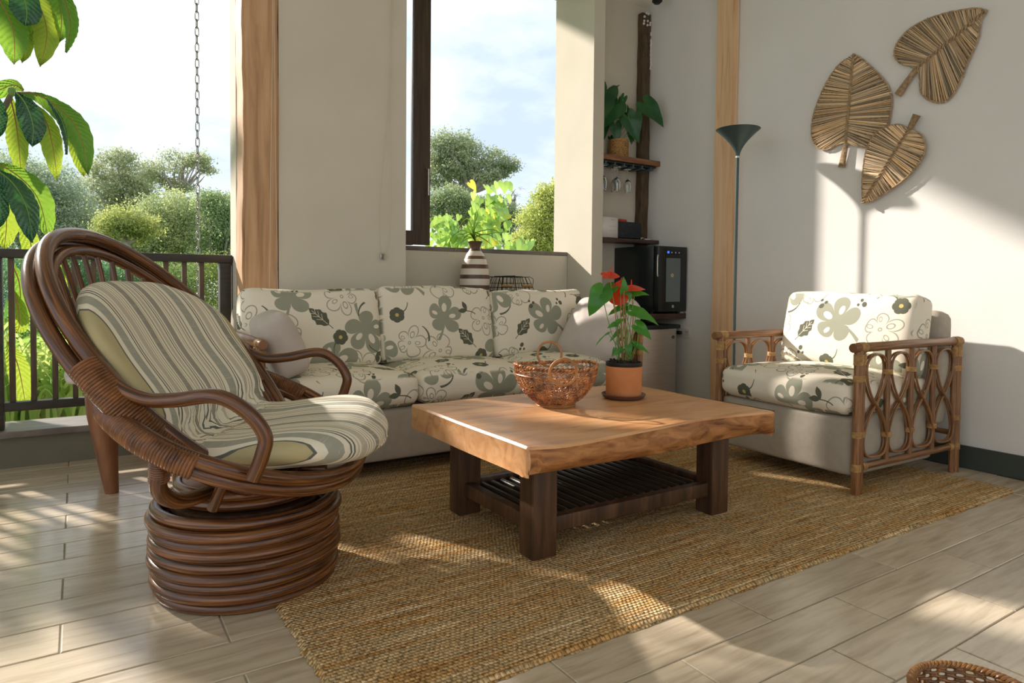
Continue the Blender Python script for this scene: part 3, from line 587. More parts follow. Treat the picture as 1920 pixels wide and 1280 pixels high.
# ------------------------------------------------------------------ basket corner on the floor
fb = thing('floor_basket', 'brown wicker basket on the floor, only its rim showing at the bottom edge', 'basket', tuple(np.append(at_z(1838, 1306, .20)[:2], 0)))
mb = MB(); R0 = .135
for j in range(22):
    z_ = .02+j*.0122; rr_ = .10+.035*(j/21)**.7; n = 160; pth = [((rr_+.004*math.sin(i*2*PI/n*20+j*PI))*math.cos(i*2*PI/n), (rr_+.004*math.sin(i*2*PI/n*20+j*PI))*math.sin(i*2*PI/n), z_) for i in range(n)]; mb.tube(pth, .0042, 6, closed=True)
tag(mb.build('weave', M['wicker_floor'], fb), kind='stuff')
for k in range(40):
    pass
mb = MB()
for k in range(40):
    a = k*2*PI/40; mb.tube([((.10+.035*s_**.7)*math.cos(a), (.10+.035*s_**.7)*math.sin(a), .005+.27*s_) for s_ in np.linspace(0, 1, 7)], .0028, 5)
mb.build('upright', M['wicker_floor'], fb)
mb = MB(); n = 220
for ph in (0, 2*PI/3, 4*PI/3):
    mb.tube([((.137+.006*math.cos(i*2*PI/n*26+ph))*math.cos(i*2*PI/n), (.137+.006*math.cos(i*2*PI/n*26+ph))*math.sin(i*2*PI/n), .284+.006*math.sin(i*2*PI/n*26+ph)) for i in range(n)], .0048, 6, closed=True)
mb.build('rim', M['wicker_floor'], fb)
MB().disc((0, 0, .008), .098, 32).build('base', M['wicker_floor'], fb)
fb.scale = (.80, .80, .70)
# ------------------------------------------------------------------ leaf shapes
def heart(mb, base, dirv, up, size, droop=.3, fold=.25, n=28, rings=5, wid=1.0, tipk=.38):
    """heart-shaped blade; base = where the stem joins, dirv towards the tip"""
    d = np.array(dirv, float); d /= np.linalg.norm(d); u = np.array(up, float); u -= d*np.dot(u, d); u /= np.linalg.norm(u); s_ = np.cross(d, u)
    th = np.linspace(-PI, PI, n+1); rr_ = (.44+.56*np.exp(-(np.abs(th)/tipk)**1.25))*(1-.86*np.exp(-((PI-np.abs(th))/.36)**2)); V = np.zeros((rings+1, n+1, 3))
    for i in range(rings+1):
        k = i/rings; x = rr_*k*np.cos(th); y = rr_*k*np.sin(th)*wid; z_ = -droop*np.clip(x, 0, 1)**2+fold*np.abs(y)+.02*np.sin(th*5)*k*k-droop*.5*y*y
        V[i] = np.array(base)+size*(x[:, None]*d+y[:, None]*s_+z_[:, None]*u)
    return mb.grid(V)
def stem(mb, a, b, sag=.0, r=.0022, mid=None, n=12, bow=(0, 0, 0)):
    a = np.array(a, float); b = np.array(b, float); m_ = (a+b)/2+np.array(bow)+np.array([0, 0, sag]); mb.tube(spl([a, m_, b], n), [r*1.15]*1+[r]*(len(spl([a, m_, b], n))-1), 6)
# ------------------------------------------------------------------ anthurium in terracotta pot
PC = np.array([2.048, 2.252, .448])
pt = thing('potted_anthurium', 'red anthurium in a terracotta pot and dark saucer on the coffee table', 'plant', PC)
MB().lathe([(0, 0), (.078, 0), (.092, .008), (.099, .020), (.096, .022), (.084, .012), (0, .012)], 40).build('saucer', M['saucer'], pt, 60)
MB().lathe([(0, .012), (.076, .012), (.079, .018), (.0815, .140), (.0815, .146), (.075, .146), (.073, .135), (0, .135)], 44).build('pot', M['terracotta'], pt)
MB().lathe([(.0745, .139), (.0805, .147), (.0805, .163), (.0765, .163), (.0745, .150)], 44).build('pot_liner', M['black_matte'], pt)
mb = MB(); nn = 22; g = np.linspace(-1, 1, nn); A, Bq = np.meshgrid(g, g, indexing='ij'); rr_ = np.sqrt(A*A*(1-Bq*Bq/2)**1+0); U = A*np.sqrt(1-Bq*Bq/2)*.0745; W = Bq*np.sqrt(1-A*A/2)*.0745
mb.grid(np.stack([U, W, .156+.006*RNG.standard_normal((nn, nn))], 2)); 
for i in range(60):
    a, q = random.random()*2*PI, random.random()**.5*.066; mb.lathe([(0, -.005), (.005, 0), (.004, .004), (0, .006)], 5, (q*math.cos(a), q*math.sin(a), .162+random.random()*.008))
mb.build('soil', M['soil'], pt)
VIEW = np.array([CF[0], CF[1], 0]); VIEW /= np.linalg.norm(VIEW); SIDE = np.array([CR[0], CR[1], 0]); SIDE /= np.linalg.norm(SIDE)
def tp(px, py, dep=0.0):     # point of the plant at the pot's depth (+dep away from the viewer)
    d = ray(px, py); q = (PC+VIEW*dep-EYE)@VIEW/(d@VIEW); return EYE+d*q-PC
ZUP = np.array([0, 0, 1.])
def wv(a, b, c): return SIDE*a+VIEW*b+ZUP*c   # right, away, up
leaves = [  # stem joint px, tip px, size scale, blade normal (right, away, up), depth, wide, material
 ((1128, 549), (1101, 588), 1.25, (-.1, -.8, .6), -.02, 1.15, 'anth_leaf'), ((1146, 540), (1118, 560), 1.5, (.5, -.3, .9), -.01, .8, 'anth_leaf'),
 ((1170, 545), (1172, 520), 1.0, (.2, -1, .3), -.03, 1.0, 'anth_leaf'), ((1180, 548), (1183, 565), 1.0, (.2, -1, .4), -.02, .9, 'anth_leaf'), ((1190, 550), (1217, 547), 1.2, (0, -.7, .7), -.01, .9, 'anth_leaf'),
 ((1192, 585), (1240, 598), 1.3, (0, -.6, .8), -.03, .85, 'anth_leaf'), ((1197, 612), (1225, 632), 1.3, (.4, -.9, .3), -.04, .95, 'anth_leaf'), ((1170, 575), (1140, 583), 1.2, (0, -.6, .8), .02, .8, 'anth_leaf'),
 ((1153, 608), (1140, 612), 1.3, (-.2, -.9, .5), -.03, .9, 'anth_leaf'), ((1158, 604), (1172, 595), 1.4, (.2, -.7, .7), -.03, .8, 'anth_leaf'), ((1178, 650), (1182, 668), 1.35, (0, -1, .25), -.05, .95, 'anth_leaf'),
 ((1192, 646), (1220, 658), 1.2, (0, -.8, .6), -.03, .6, 'anth_leaf'), ((1160, 622), (1142, 637), 1.2, (-.3, -.8, .5), 0, .5, 'anth_leaf'), ((1140, 625), (1112, 641), 1.0, (0, -.3, 1), 0, .25, 'anth_leaf'),
 ((1165, 655), (1150, 665), 1.2, (0, -.9, .5), -.04, .7, 'anth_leaf'), ((1152, 655), (1148, 668), 1.0, (0, -1, .2), -.02, .7, 'anth_leaf'), ((1168, 632), (1160, 640), 1.2, (0, -1, .2), 0, .8, 'anth_leaf'), ((1176, 575), (1165, 595), 1.1, (.3, -.8, .5), .02, .8, 'anth_leaf')]
for (j, tpx, sc, nrm, dep, wd, mm) in leaves:
    a = tp(*j, dep); b_ = tp(*tpx, dep-.015); L_ = np.linalg.norm(b_-a); mb = MB(); heart(mb, a, b_-a, wv(*nrm), max(.02, L_*1.0), .35, .18, wid=sc*wd*.74); lf = mb.build('leaf', M[mm], pt)
    r0 = np.array([random.uniform(-.03, .03), random.uniform(-.03, .03), .158]); mb = MB(); stem(mb, r0, a, 0, .0017, bow=(r0[0]*.5, r0[1]*.5, 0)); mb.build('stem', M['stem_g'] if random.random() < .7 else M['stem_r'], pt)
for (j, tpx, nrm, dep, wd, spx) in [((1143, 515), (1166, 512), (0, -.42, .95), -.01, 1.15, (1148, 499)), ((1163, 532), (1146, 536), (0, -.5, .85), .0, 1.0, (1166, 520)), ((1184, 540), (1215, 534), (-.1, -.3, .95), 0, .9, (1184, 524)), ((1160, 553), (1139, 566), (0, -.9, .35), .03, 1.2, (1162, 548)), ((1170, 547), (1168, 560), (0, -1, .2), .0, 1.1, (1170, 543))]:
    a = tp(*j, dep); b_ = tp(*tpx, dep); L_ = np.linalg.norm(b_-a); fl_ = MB(); heart(fl_, a-(b_-a)*.25, b_-a, wv(*nrm), max(.03, L_*1.08), .25, .1, wid=wd*.95, tipk=1.5); sp = fl_.build('spathe', M['anth_red'], pt)
    mb = MB(); e = tp(*spx, dep-.005); mb.tube([a, (a+e)/2, e], [.003, .0032, .0018], 7); mb.build('spadix', M['anth_red'], sp)
    r0 = np.array([random.uniform(-.02, .02), random.uniform(-.02, .02), .158]); mb = MB(); stem(mb, r0, a, 0, .0021, bow=(r0[0], r0[1], 0)); mb.build('stem', M['stem_r'], pt)
for i in range(9):
    r0 = np.array([random.uniform(-.025, .025), random.uniform(-.025, .025), .158]); mb = MB(); stem(mb, r0, r0*np.array([1.3, 1.3, 1])+np.array([random.uniform(-.02, .02), random.uniform(-.02, .02), random.uniform(.12, .22)]), 0, .0017); mb.build('stem', M['stem_g'], pt)
# ------------------------------------------------------------------ rattan sofa and armchair (local: x = depth from the front, y = width, z up)
def arm_frame(root, y, D, out):
    """one side: doubled front post, rear post, rails, uprights, crossing cane loops, golden bindings. out = -1/+1 outer side"""
    zt, zb = .68, .135
    for dx, rr_ in ((0, .019), (.034, .013)):
        mb = MB(); mb.tube([(dx, y, .0), (dx, y, .004), (dx, y, .3), (dx, y, zt-.012 if dx else zt-.01)], [rr_*.96, rr_, rr_, rr_], 14); mb.build('post', M['rattan'], root)
    for dx, rr_ in ((D, .019), (D-.036, .013)):
        mb = MB(); mb.tube([(dx, y, .0), (dx, y, .3), (dx, y, zt-.01)], rr_, 14); mb.build('post', M['rattan'], root)
    mb = MB(); mb.tube([(-.045, y, zt), (-.042, y, zt), (D*.5, y, zt+.002), (D+.02, y, zt), (D+.024, y, zt)], [.019, .0215, .0215, .0215, .019], 16); mb.build('arm_rail', M['rattan'], root)
    mb = MB(); mb.tube([(.04, y, zb), (D*.5, y, zb), (D-.03, y, zb)], .0155, 12); mb.build('rail', M['rattan'], root)
    bays = 4; bw = (D-.036-.034)/bays
    for k in range(1, bays):
        x = .034+bw*k; mb = MB(); mb.tube([(x, y, zb-.004), (x, y, .4), (x, y, zt-.01)], .014, 12); mb.build('upright', M['rattan'], root)
    for k in range(bays):
        xc = .034+bw*(k+.5); zc = (zt+zb)/2; hh = (zt-zb)/2-.035
        for o in (-.006, .006):
            n = 64; pth = []
            for i in range(n):
                t = i*2*PI/n; zz__ = hh*math.cos(t); w_ = (bw/2-.012); x = w_*math.copysign(abs(math.sin(2*t))**.72, math.sin(2*t)); pth.append((xc+x, y+o*1.3+.004*math.copysign(1, math.sin(t)), zc+zz__))
            P_ = np.array(pth); P_ = (P_+np.roll(P_, 1, 0)*.5+np.roll(P_, -1, 0)*.5)/2
            mb = MB(); mb.tube(P_, .0058, 8, closed=True); mb.build('cane_loop', M['rattan'], root)
    def wr(x, z, r_, h=.028, ax='z'):
        b = MB(); p = [(x, y, z-h/2), (x, y, z+h/2)] if ax == 'z' else [(x-h/2, y, z), (x+h/2, y, z)]; coil(b, p, r_, .0055, 12, .0016, .0018); b.build('binding', M['bind'], root)
    for x in (.0, D): wr(x, zt-.055, .019, .05); wr(x, zt-.14, .019); wr(x, zb+.0, .0195, .035); wr(x, zb+.15, .019)
    for x in (.034, D-.036): wr(x, zt-.055, .0135, .05); wr(x, zt-.14, .0135); wr(x, zb+.15, .0135)
    wr(.022, zt, .0218, .05, 'x'); wr(D-.022, zt, .0218, .05, 'x'); wr(.055, zb, .016, .03, 'x'); wr(D-.055, zb, .016, .03, 'x')
    for k in range(1, bays): x = .034+bw*k; wr(x, zt-.12, .0205, .024); wr(x, zb+.13, .0205, .024)
def side_panel(root, y, D):   # upholstered slab behind the cane
    o = MB(); o.box((.40, y, .235), (.74, .03, .24), ch=.02); o.build('side_panel', M['taupe'], root)
def rod(root, W): pass
def seat_set(name, lab, cat, loc, rz, W, D, n_seats, group, labs_seat, labs_back, zb=.36, backx=.47, seat_h=.155, topz=.90, puff=.035, mids=(0,)):
    root = thing(name, lab, cat, loc, rz)
    arm_frame(root, 0.0, D, -1); arm_frame(root, W, D, 1)
    b = cushion_mesh(D*.80, W-.05, zb-.085, rad=.018, puff=.004, n=18).build('upholstered_base', M['taupe'], root, loc=(D*.40+.0, W/2, (zb+.085)/2)); weld(b)
    b = cushion_mesh(.15, W-.05, .60, rad=.05, puff=0, n=18).build('upholstered_back', M['taupe'], root, loc=(D-.085, W/2, .535)); weld(b)
    b.rotation_euler = (0, math.radians(5), 0)
    for z in (.2, .45): MB().tube([(D, 0, z), (D, W, z)], .014, 10).build('rail', M['rattan'], root)
    R_ = Matrix.Translation(loc) @ Matrix.Rotation(rz, 4, 'Z'); cw = (W-.045)/n_seats; out = []
    for i in range(n_seats):
        yc = .0225+cw*(i+.5); me = cushion_mesh(.70, cw-.006, seat_h, rad=.052, puff=puff, n=30)
        o = me.build('seat_cushion', M['floral'], None); weld(o); o.matrix_world = R_ @ Matrix.Translation((.315, yc, zb+seat_h/2+.006)) @ Matrix.Rotation(math.radians(.8), 4, 'Y'); tag(o, labs_seat[i], 'cushion', group and group+' seats'); out.append(o)
        hb = topz-(zb+seat_h)+.03+(.018 if i in mids else 0); me = cushion_mesh(.17, cw-.004, hb, rad=.045, puff=.0, n=30)
        V = np.concatenate(me.v); 
        o = me.build('back_cushion', M['floral'], None); weld(o)
        for v in o.data.vertices:   # crown the front face
            y_, z_ = v.co.y/(cw/2), v.co.z/(hb/2); v.co.x += (-.028 if v.co.x < 0 else .012)*(1-min(1, abs(y_))**2.5)*(1-min(1, abs(z_))**2.5); v.co.z += .006*math.sin(v.co.y*9+i*2)*(1 if v.co.z > 0 else 0)
        tl = math.radians(11.5); rot = math.radians((-1.5, 1.2, .5, 0)[i % 4]) if n_seats > 1 else 0
        o.matrix_world = R_ @ Matrix.Translation((backx+.075+.03, yc, zb+seat_h+hb/2-.012)) @ Matrix.Rotation(tl, 4, 'Y') @ Matrix.Rotation(rot, 4, 'X'); tag(o, labs_back[i], 'cushion', group and group+' backs'); out.append(o)
    return root, out
SD = .86
sofa, _ = seat_set('rattan_sofa', 'three-seat rattan sofa with taupe upholstered base under the window', 'sofa', (2.915, 3.065, 0), PI/2, 2.245, .84, 3, 'floral sofa cushions',
    ['floral seat cushion on the end of the sofa nearest the fridge, behind the potted anthurium', 'middle floral seat cushion of the sofa', 'floral seat cushion of the sofa nearest the swivel chair'],
    ['floral back cushion of the sofa nearest the fridge', 'middle floral back cushion of the sofa, standing a little taller', 'floral back cushion of the sofa nearest the oak post'], zb=.34, backx=.47, mids=(1,), topz=.895)
arm, _ = seat_set('rattan_armchair', 'rattan armchair with looped cane sides against the right wall', 'armchair', (2.955, 1.70, 0), math.radians(-1.5), .80, .875, 1, None,
    ['floral seat cushion on the rattan armchair'], ['sunlit floral back cushion on the rattan armchair'], zb=.355, backx=.47, topz=.90, mids=())
# plain pillows at the sofa arms
p = cushion_mesh(.29, .38, .14, rad=.035, puff=.03, n=26).build('pillow', M['pillow'], None); weld(p)
p.matrix_world = Matrix.Translation((.795, 3.27, .665)) @ Matrix.Rotation(math.radians(-6), 4, 'Z') @ Matrix.Rotation(math.radians(66), 4, 'Y')
tag(p, 'plain greige pillow leaning on the sofa arm beside the swivel chair', 'pillow')
p = cushion_mesh(.44, .46, .16, rad=.07, puff=.055, n=26).build('pillow', M['pillow'], None); weld(p)
p.matrix_world = Matrix.Translation((2.735, 3.24, .675)) @ Matrix.Rotation(math.radians(10), 4, 'Z') @ Matrix.Rotation(math.radians(-52), 4, 'Y')
tag(p, 'plain greige pillow leaning on the sofa arm behind the anthurium', 'pillow')
# ------------------------------------------------------------------ stool behind the swivel chair
st = thing('side_stool', 'small stool with pale top and thick tapered wooden legs behind the swivel chair', 'stool', (.255, 3.66, 0))
o = cushion_mesh(.56, .46, .05, rad=.02, puff=.002, n=14).build('stool_top', M['stool_top'], st, loc=(-.02, 0, .525)); weld(o)
MB().box((-.02, 0, .485), (.46, .38, .035), ch=.008).build('apron', M['stool_wood'], st)
for sx in (-1, 1):
    for sy in (-1, 1):
        mb = MB(); mb.tube(spl([(sx*.165+(-.0), sy*.15, .485), (sx*.165, sy*.15, .36), (sx*.155, sy*.155, .2), (sx*.135, sy*.165, .0)], 16), np.interp(np.linspace(0, 1, len(spl([(0, 0, 0)]*4, 16))), [0, .3, 1], [.075, .068, .028]), 14); mb.build('leg', M['stool_wood'], st)
# ------------------------------------------------------------------ swivel chair (local: x = forward, y = towards the window, z up)
TH = math.radians(-29.75)
sc_ = thing('swivel_chair', 'dark rattan swivel lounge chair with round coiled base and bowl seat', 'chair', (.454, 2.27, 0), TH)
def P3(mb, name, m='cane', parent=sc_): return mb.build(name, M[m], parent)
# coiled drum
RR = .268
for i in range(9):
    z = .0165+.0305*i; r_ = RR+(.006 if i % 2 else 0)-.010*(i < 2)+.004*math.sin(i*2.1); a0 = i*1.3
    pth = [((r_)*math.cos(a+a0), (r_)*math.sin(a+a0), z+.0015*math.sin(2*a+i)) for a in np.arange(72)*2*PI/72]; mb = MB(); mb.tube(pth, .0175, 14, closed=True); P3(mb, 'base_ring')
mb = MB(); mb.lathe([(0, .272), (.225, .272), (.225, .255), (0, .255)], 40); P3(mb, 'base_plate', 'leg_wood')
for z, r_ in ((.296, .205), (.325, .200)):
    mb = MB(); mb.tube([(r_*math.cos(a+z*40), r_*math.sin(a+z*40), z) for a in np.arange(64)*2*PI/64], .0165, 14, closed=True); P3(mb, 'turntable_ring')
mb = MB(); mb.lathe([(0, .345), (.17, .345), (.19, .338), (.19, .322), (0, .322)], 40); P3(mb, 'turntable_top', 'shelf_wood')
for a in range(8): 
    pass
# rings and hoops
NP = 96; tt = np.arange(NP)*2*PI/NP
def ring(dz=0, gx=1.0, gy=1.0, cz=.539, sl=-.46, Rf=.349, Rl=.594, fo=.001): return np.stack([fo+Rf*gx*np.cos(tt), Rl*gy*np.sin(tt), cz+sl*Rf*gx*np.cos(tt)+dz], 1)
HT = .709; HB = np.array([-math.sin(HT), 0, math.cos(HT)]); HN = np.array([math.cos(HT), 0, math.sin(HT)])
def hoop(A=.468, Bv=.507, off=0, t=tt): return np.array([-.202, 0, .707])+np.outer(A*np.sin(t), [0, 1, 0])+np.outer(Bv*np.cos(t), HB)+HN*off
RS = dict(Rl=.53, Rf=.352)
mb = MB(); mb.tube(ring(.0, **RS), .0195, 14, closed=True); P3(mb, 'seat_ring')
mb = MB(); mb.tube(ring(-.036, .97, .975, **RS), .0195, 14, closed=True); P3(mb, 'seat_ring')
mb = MB(); mb.tube(hoop(.462, .500, .012), .0215, 14, closed=True); P3(mb, 'back_hoop')
mb = MB(); mb.tube(hoop(.476, .498, -.030), .0205, 14, closed=True); P3(mb, 'back_hoop')
mb = MB(); mb.tube(hoop(.425, .455, -.012), .0165, 12, closed=True); P3(mb, 'back_hoop')
# spindles fanning down from the inner hoop
for i in range(17):
    a = math.radians(-74+148*i/16); top = hoop(.425, .455, -.012, np.array([a]))[0]; x = -1+2*i/16; bot = np.array([-.165-.10*(1-x*x)*.3, x*.235, .46+.07*x*x])+np.array([-.03, 0, 0])
    mb = MB(); mb.tube(spl([top, (top+bot)/2+np.array([-.05, 0, -.015]), bot], 10), .0085, 8); P3(mb, 'spindle')
mb = MB(); mb.tube(spl([(-.20, -.26, .54), (-.235, -.1, .47), (-.235, .1, .47), (-.20, .26, .54)], 24), .014, 10); P3(mb, 'lumbar_rail')
# arms
AR = [(-.215, .452, .735), (-.161, .468, .684), (-.088, .471, .655), (-.008, .492, .657), (.102, .532, .673), (.175, .533, .637), (.216, .524, .577), (.21, .522, .528), (.185, .515, .465)]
for sg in (-1, 1):
    mb = MB(); mb.tube(spl([(a, sg*b, c) for a, b, c in AR], 60), .0185, 14); P3(mb, 'arm')
    # bindings: hoop pair, joint, ring
    lo, hi = (math.radians(84), math.radians(112)) ; th_ = np.linspace(lo, hi, 16); pth = (hoop(.462, .500, .012, sg*th_)+hoop(.478, .508, -.030, sg*th_))/2
    b = MB(); Pp = pth; coil(b, Pp, .037, .0075, 14, .0032, .0005)
    th_ = np.linspace(math.radians(110), math.radians(134), 12); coil(b, (hoop(.462, .500, .012, sg*th_)+hoop(.478, .508, -.030, sg*th_))/2, .031, .0075, 14, .003, .0005)
    ta = np.linspace(math.radians(128), math.radians(82), 20)*sg; rg = np.stack([.001+.352*np.cos(ta), .53*np.sin(ta), .539-.46*.352*np.cos(ta)-.017], 1); coil(b, rg, .032, .0075, 14, .003, .0005)
    P3(b, 'binding', 'cane_bind')
    # cradle pole from the ring down under the seat
    c = spl([(-.045, sg*.50, .50), (-.055, sg*.485, .43), (-.045, sg*.40, .375), (-.02, sg*.26, .355), (0, sg*.10, .352), (0, 0, .352)], 40); mb = MB(); mb.tube(c, .021, 12); P3(mb, 'cradle_pole')
    b = MB(); coil(b, [(-.045, sg*.503, .515), (-.053, sg*.49, .455)], .023, .006, 12, .0025, .001); P3(b, 'binding', 'cane_bind')
    c = spl([(.04, sg*.43, .445), (.12, sg*.33, .385), (.16, sg*.2, .355), (.16, 0, .35)], 24); mb = MB(); mb.tube(c, .0165, 10); P3(mb, 'cradle_pole')
    mb = MB(); mb.tube([(.045, sg*.335, .40), (.01, sg*.315, .325)], .0155, 12); P3(mb, 'peg')
mb = MB(); mb.tube([(-.2, 0, .352), (.25, 0, .352)], .018, 10); P3(mb, 'cradle_pole')
# ---- the thick striped cushion (a thing of its own)
cz = thing('lounge_cushion', 'striped beige and grey cushion lining the rattan swivel chair', 'cushion', (.454, 2.27, 0), TH)
ctr = np.array([(-.412, .948, .13), (-.402, .928, .27), (-.38, .90, .36), (-.345, .845, .40), (-.295, .765, .415), (-.215, .64, .405), (-.145, .535, .385), (-.085, .465, .355), (-.03, .435, .35), (.05, .435, .375), (.15, .448, .41), (.26, .458, .42), (.34, .458, .385), (.40, .448, .30), (.425, .436, .20), (.43, .43, .10)])
ns, nt = 130, 60; ts = np.linspace(0, len(ctr)-1, ns); C_ = np.stack([np.interp(ts, range(len(ctr)), ctr[:, k]) for k in range(3)], 1)
sp_ = spl(ctr, (len(ctr)-1)*7); C_ = sp_[np.linspace(0, len(sp_)-1, ns).astype(int)]
T_ = np.gradient(C_[:, :2], axis=0); T_ /= np.linalg.norm(T_, axis=1)[:, None]; Nrm = np.stack([-T_[:, 1], T_[:, 0]], 1)   # towards the sitter
sl_ = np.concatenate([[0], np.cumsum(np.linalg.norm(np.diff(C_[:, :2], axis=0), axis=1))]); tot = sl_[-1]
vv = np.linspace(-1, 1, nt); top = np.zeros((ns, nt, 3)); bot = np.zeros((ns, nt, 3)); uvs = [[None]*nt for _ in range(ns)]
C_[:, 2] = np.interp(sl_/tot, [0, .10, .22, .38, .47, .54, .64, .78, .90, 1.0], [.44, .45, .45, .425, .385, .355, .385, .42, .42, .40])
q_ = sl_/tot; dome = np.sqrt(np.clip(1-(1-np.minimum(1, q_/.23))**2, 1e-4, 1))*np.sqrt(np.clip(1-(1-np.minimum(1, (1-q_)/.20))**2.2, 1e-4, 1))
for i in range(ns):
    s01 = sl_[i]/tot; crease = math.exp(-((s01-.50)/.055)**2); seat = 1/(1+math.exp(-(s01-.54)*30)); end = min(1, min(s01, 1-s01)/.11)
    for j, v in enumerate(vv):
        hw = C_[i, 2]*dome[i]; y = v*hw; prof = (1-abs(v)**3.2)**.5*math.sqrt(max(0, 1-(1-end)**2))
        wr_ = .010*crease*math.sin(v*46)+.006*math.exp(-((s01-.5)/.11)**2)*math.sin(v*30+s01*20)
        bowl = (.075*(1-seat)+.045*seat)*(abs(v)*dome[i])**2.2; th_ = (.062+.008*seat-.048*crease)*prof+wr_*prof
        x_, z_ = C_[i, 0]+Nrm[i, 0]*bowl, C_[i, 1]+Nrm[i, 1]*bowl
        top[i, j] = (x_+Nrm[i, 0]*th_, y, z_+Nrm[i, 1]*th_); tb = (.040+.02*crease+.012*seat)*prof
        bot[i, j] = (x_-Nrm[i, 0]*tb, y*1.0, z_-Nrm[i, 1]*tb)
        uvs[i][j] = (.5+y/.86+.010*math.sin(s01*30)*(1+4*crease)*.6+.006*crease*math.sin(s01*150+v*9), sl_[i]/.6)
mb = MB(); mb.grid(top, uvs=uvs); mb.grid(bot, uvs=uvs, flip=True)
cu = mb.build('cover', M['stripe'], cz); weld(cu, .0008)
pp = MB(); edge_ = np.concatenate([top[:, 0], top[-1, 1:-1], top[::-1, -1], top[0, ::-1][1:-1]]); keep = [edge_[0]]
for q in edge_[1:]:
    if np.linalg.norm(q-keep[-1]) > .006: keep.append(q)
pp.tube(np.array(keep), .0045, 6, closed=True); pp.build('piping', M['cord'], cz)
# ------------------------------------------------------------------ corner with shelves and fridges
s = thing('wall_shelf', 'upper red-brown wooden shelf in the corner holding the dark potted plant', 'shelf', (3.652, 4.045, 1.932))
MB().box((0, 0, 0), (.605, .185, .042), ch=.004).build('board', M['shelf_wood'], s)
s = thing('wall_shelf', 'middle dark wooden shelf in the corner above the wine cooler', 'shelf', (3.652, 4.045, 1.303))
MB().box((0, 0, 0), (.605, .185, .030), ch=.004).build('board', M['shelf_dark'], s)
s = thing('wall_shelf', 'lowest dark wooden shelf in the corner under the wine cooler', 'shelf', (3.652, 3.895, .722))
MB().box((0, 0, 0), (.605, .485, .040), ch=.004).build('board', M['shelf_dark'], s)
k_ = thing('glass_rack', 'dark metal stemware rack screwed under the upper corner shelf', 'rack', (3.62, 4.03, 1.910))
MB().box((.02, -.02, -.012), (.54, .10, .012)).build('plate', M['black_matte'], k_)
for i in range(6):
    x = -.235+.094*i; MB().box((x, -.005, -.036), (.045, .15, .006)).build('rail', M['bluegrey'], k_); MB().box((x, -.005, -.022), (.012, .14, .022)).build('hanger', M['bluegrey'], k_)
def glass_mesh():
    pr = [(.0, .0), (.030, .001), (.031, .003), (.006, .006), (.003, .012), (.003, .075), (.005, .082), (.016, .090), (.027, .105), (.031, .128), (.029, .155), (.0255, .182), (.0245, .182), (.028, .155), (.030, .128), (.026, .106), (.015, .092), (0, .086)]
    return MB().lathe([(r_, -z) for r_, z in pr], 24)
gm = glass_mesh().mesh('bowl'); gm.materials.append(M['glass'])
labs = ['wine glass hanging upside down, rightmost on the rack by the dark corner post', 'front one of the paired wine glasses hanging near the middle of the rack', 'rear one of the paired wine glasses hanging near the middle of the rack', 'wine glass hanging in full view on the left part of the rack', 'wine glass half hidden by the white wall edge on the rack']
for (x, y), lb in zip(((3.665, 4.02), (3.524, 3.985), (3.560, 4.055), (3.445, 4.06), (3.385, 3.985)), labs):
    g = link('wine_glass', gm, None, (x, y, 1.871)); tag(g, lb, 'glass', 'wine glasses on the rack')
# plant in a woven pot
pl = thing('potted_plant', 'dark green heart-leaved plant in a woven straw pot on the upper shelf', 'plant', (3.588, 4.045, 1.953))
MB().lathe([(0, .0), (.068, 0), (.073, .004), (.075, .138), (.070, .142), (.067, .13), (0, .13)], 36).build('woven_pot', noisy('straw_weave', [(.35, (.25, .12, .03)), (.6, (.58, .34, .12))], nscale=70, scale=(1, 1, 1.8), rough=.7, bump=1.0), pl)
mb = MB()
for j in range(14): mb.tube([((.0755+.0018*math.sin(i*2*PI/60*20+j*PI))*math.cos(i*2*PI/60), (.0755+.0018*math.sin(i*2*PI/60*20+j*PI))*math.sin(i*2*PI/60), .006+j*.0098) for i in range(60)], .0042, 5, closed=True)
tag(mb.build('weave', bpy.data.materials['straw_weave'], pl), kind='stuff')
PP = np.array([3.588, 4.045, 1.953])
def kp(px, py, dep=0): d = ray(px, py); q = (PP+VIEW*dep-EYE)@VIEW/(d@VIEW); return EYE+d*q-PP
for (j, tpx, nrm, dep, wd) in [((1137, 172), (1122, 215), (.2, -.9, .4), -.02, 1.0), ((1150, 168), (1161, 158), (-.3, -.9, .2), .02, .5), ((1150, 200), (1124, 236), (0, -.9, .4), -.05, 1.2), ((1158, 190), (1154, 215), (-.6, -.8, 0), -.02, .5), ((1168, 185), (1157, 208), (.5, -.8, .2), 0, .6),
    ((1154, 236), (1156, 264), (0, -1, .1), -.04, .85), ((1178, 222), (1198, 262), (-.1, -1, .15), -.06, .8), ((1192, 218), (1198, 258), (.1, -1, .1), -.05, .6), ((1212, 198), (1246, 230), (-.2, -.8, .55), -.02, .9), ((1136, 225), (1135, 262), (.4, -.9, .1), .0, .5), ((1175, 215), (1180, 262), (-.8, -.5, 0), .02, .5), ((1183, 250), (1185, 268), (0, -1, 0), .02, .8), ((1128, 185), (1120, 240), (.3, -.9, 0), .02, .7), ((1145, 258), (1150, 268), (0, -1, .1), .02, .9)]:
    a = kp(*j, dep); b_ = kp(*tpx, dep-.02); L_ = np.linalg.norm(b_-a); mb = MB(); heart(mb, a, b_-a, wv(*nrm), L_*1.08, .25, .22, wid=wd); mb.build('leaf', M['anth_dark'], pl)
    mb = MB(); stem(mb, (random.uniform(-.02, .02), random.uniform(-.02, .02), .13), a, 0, .0019); mb.build('stem', M['stem_g'], pl)
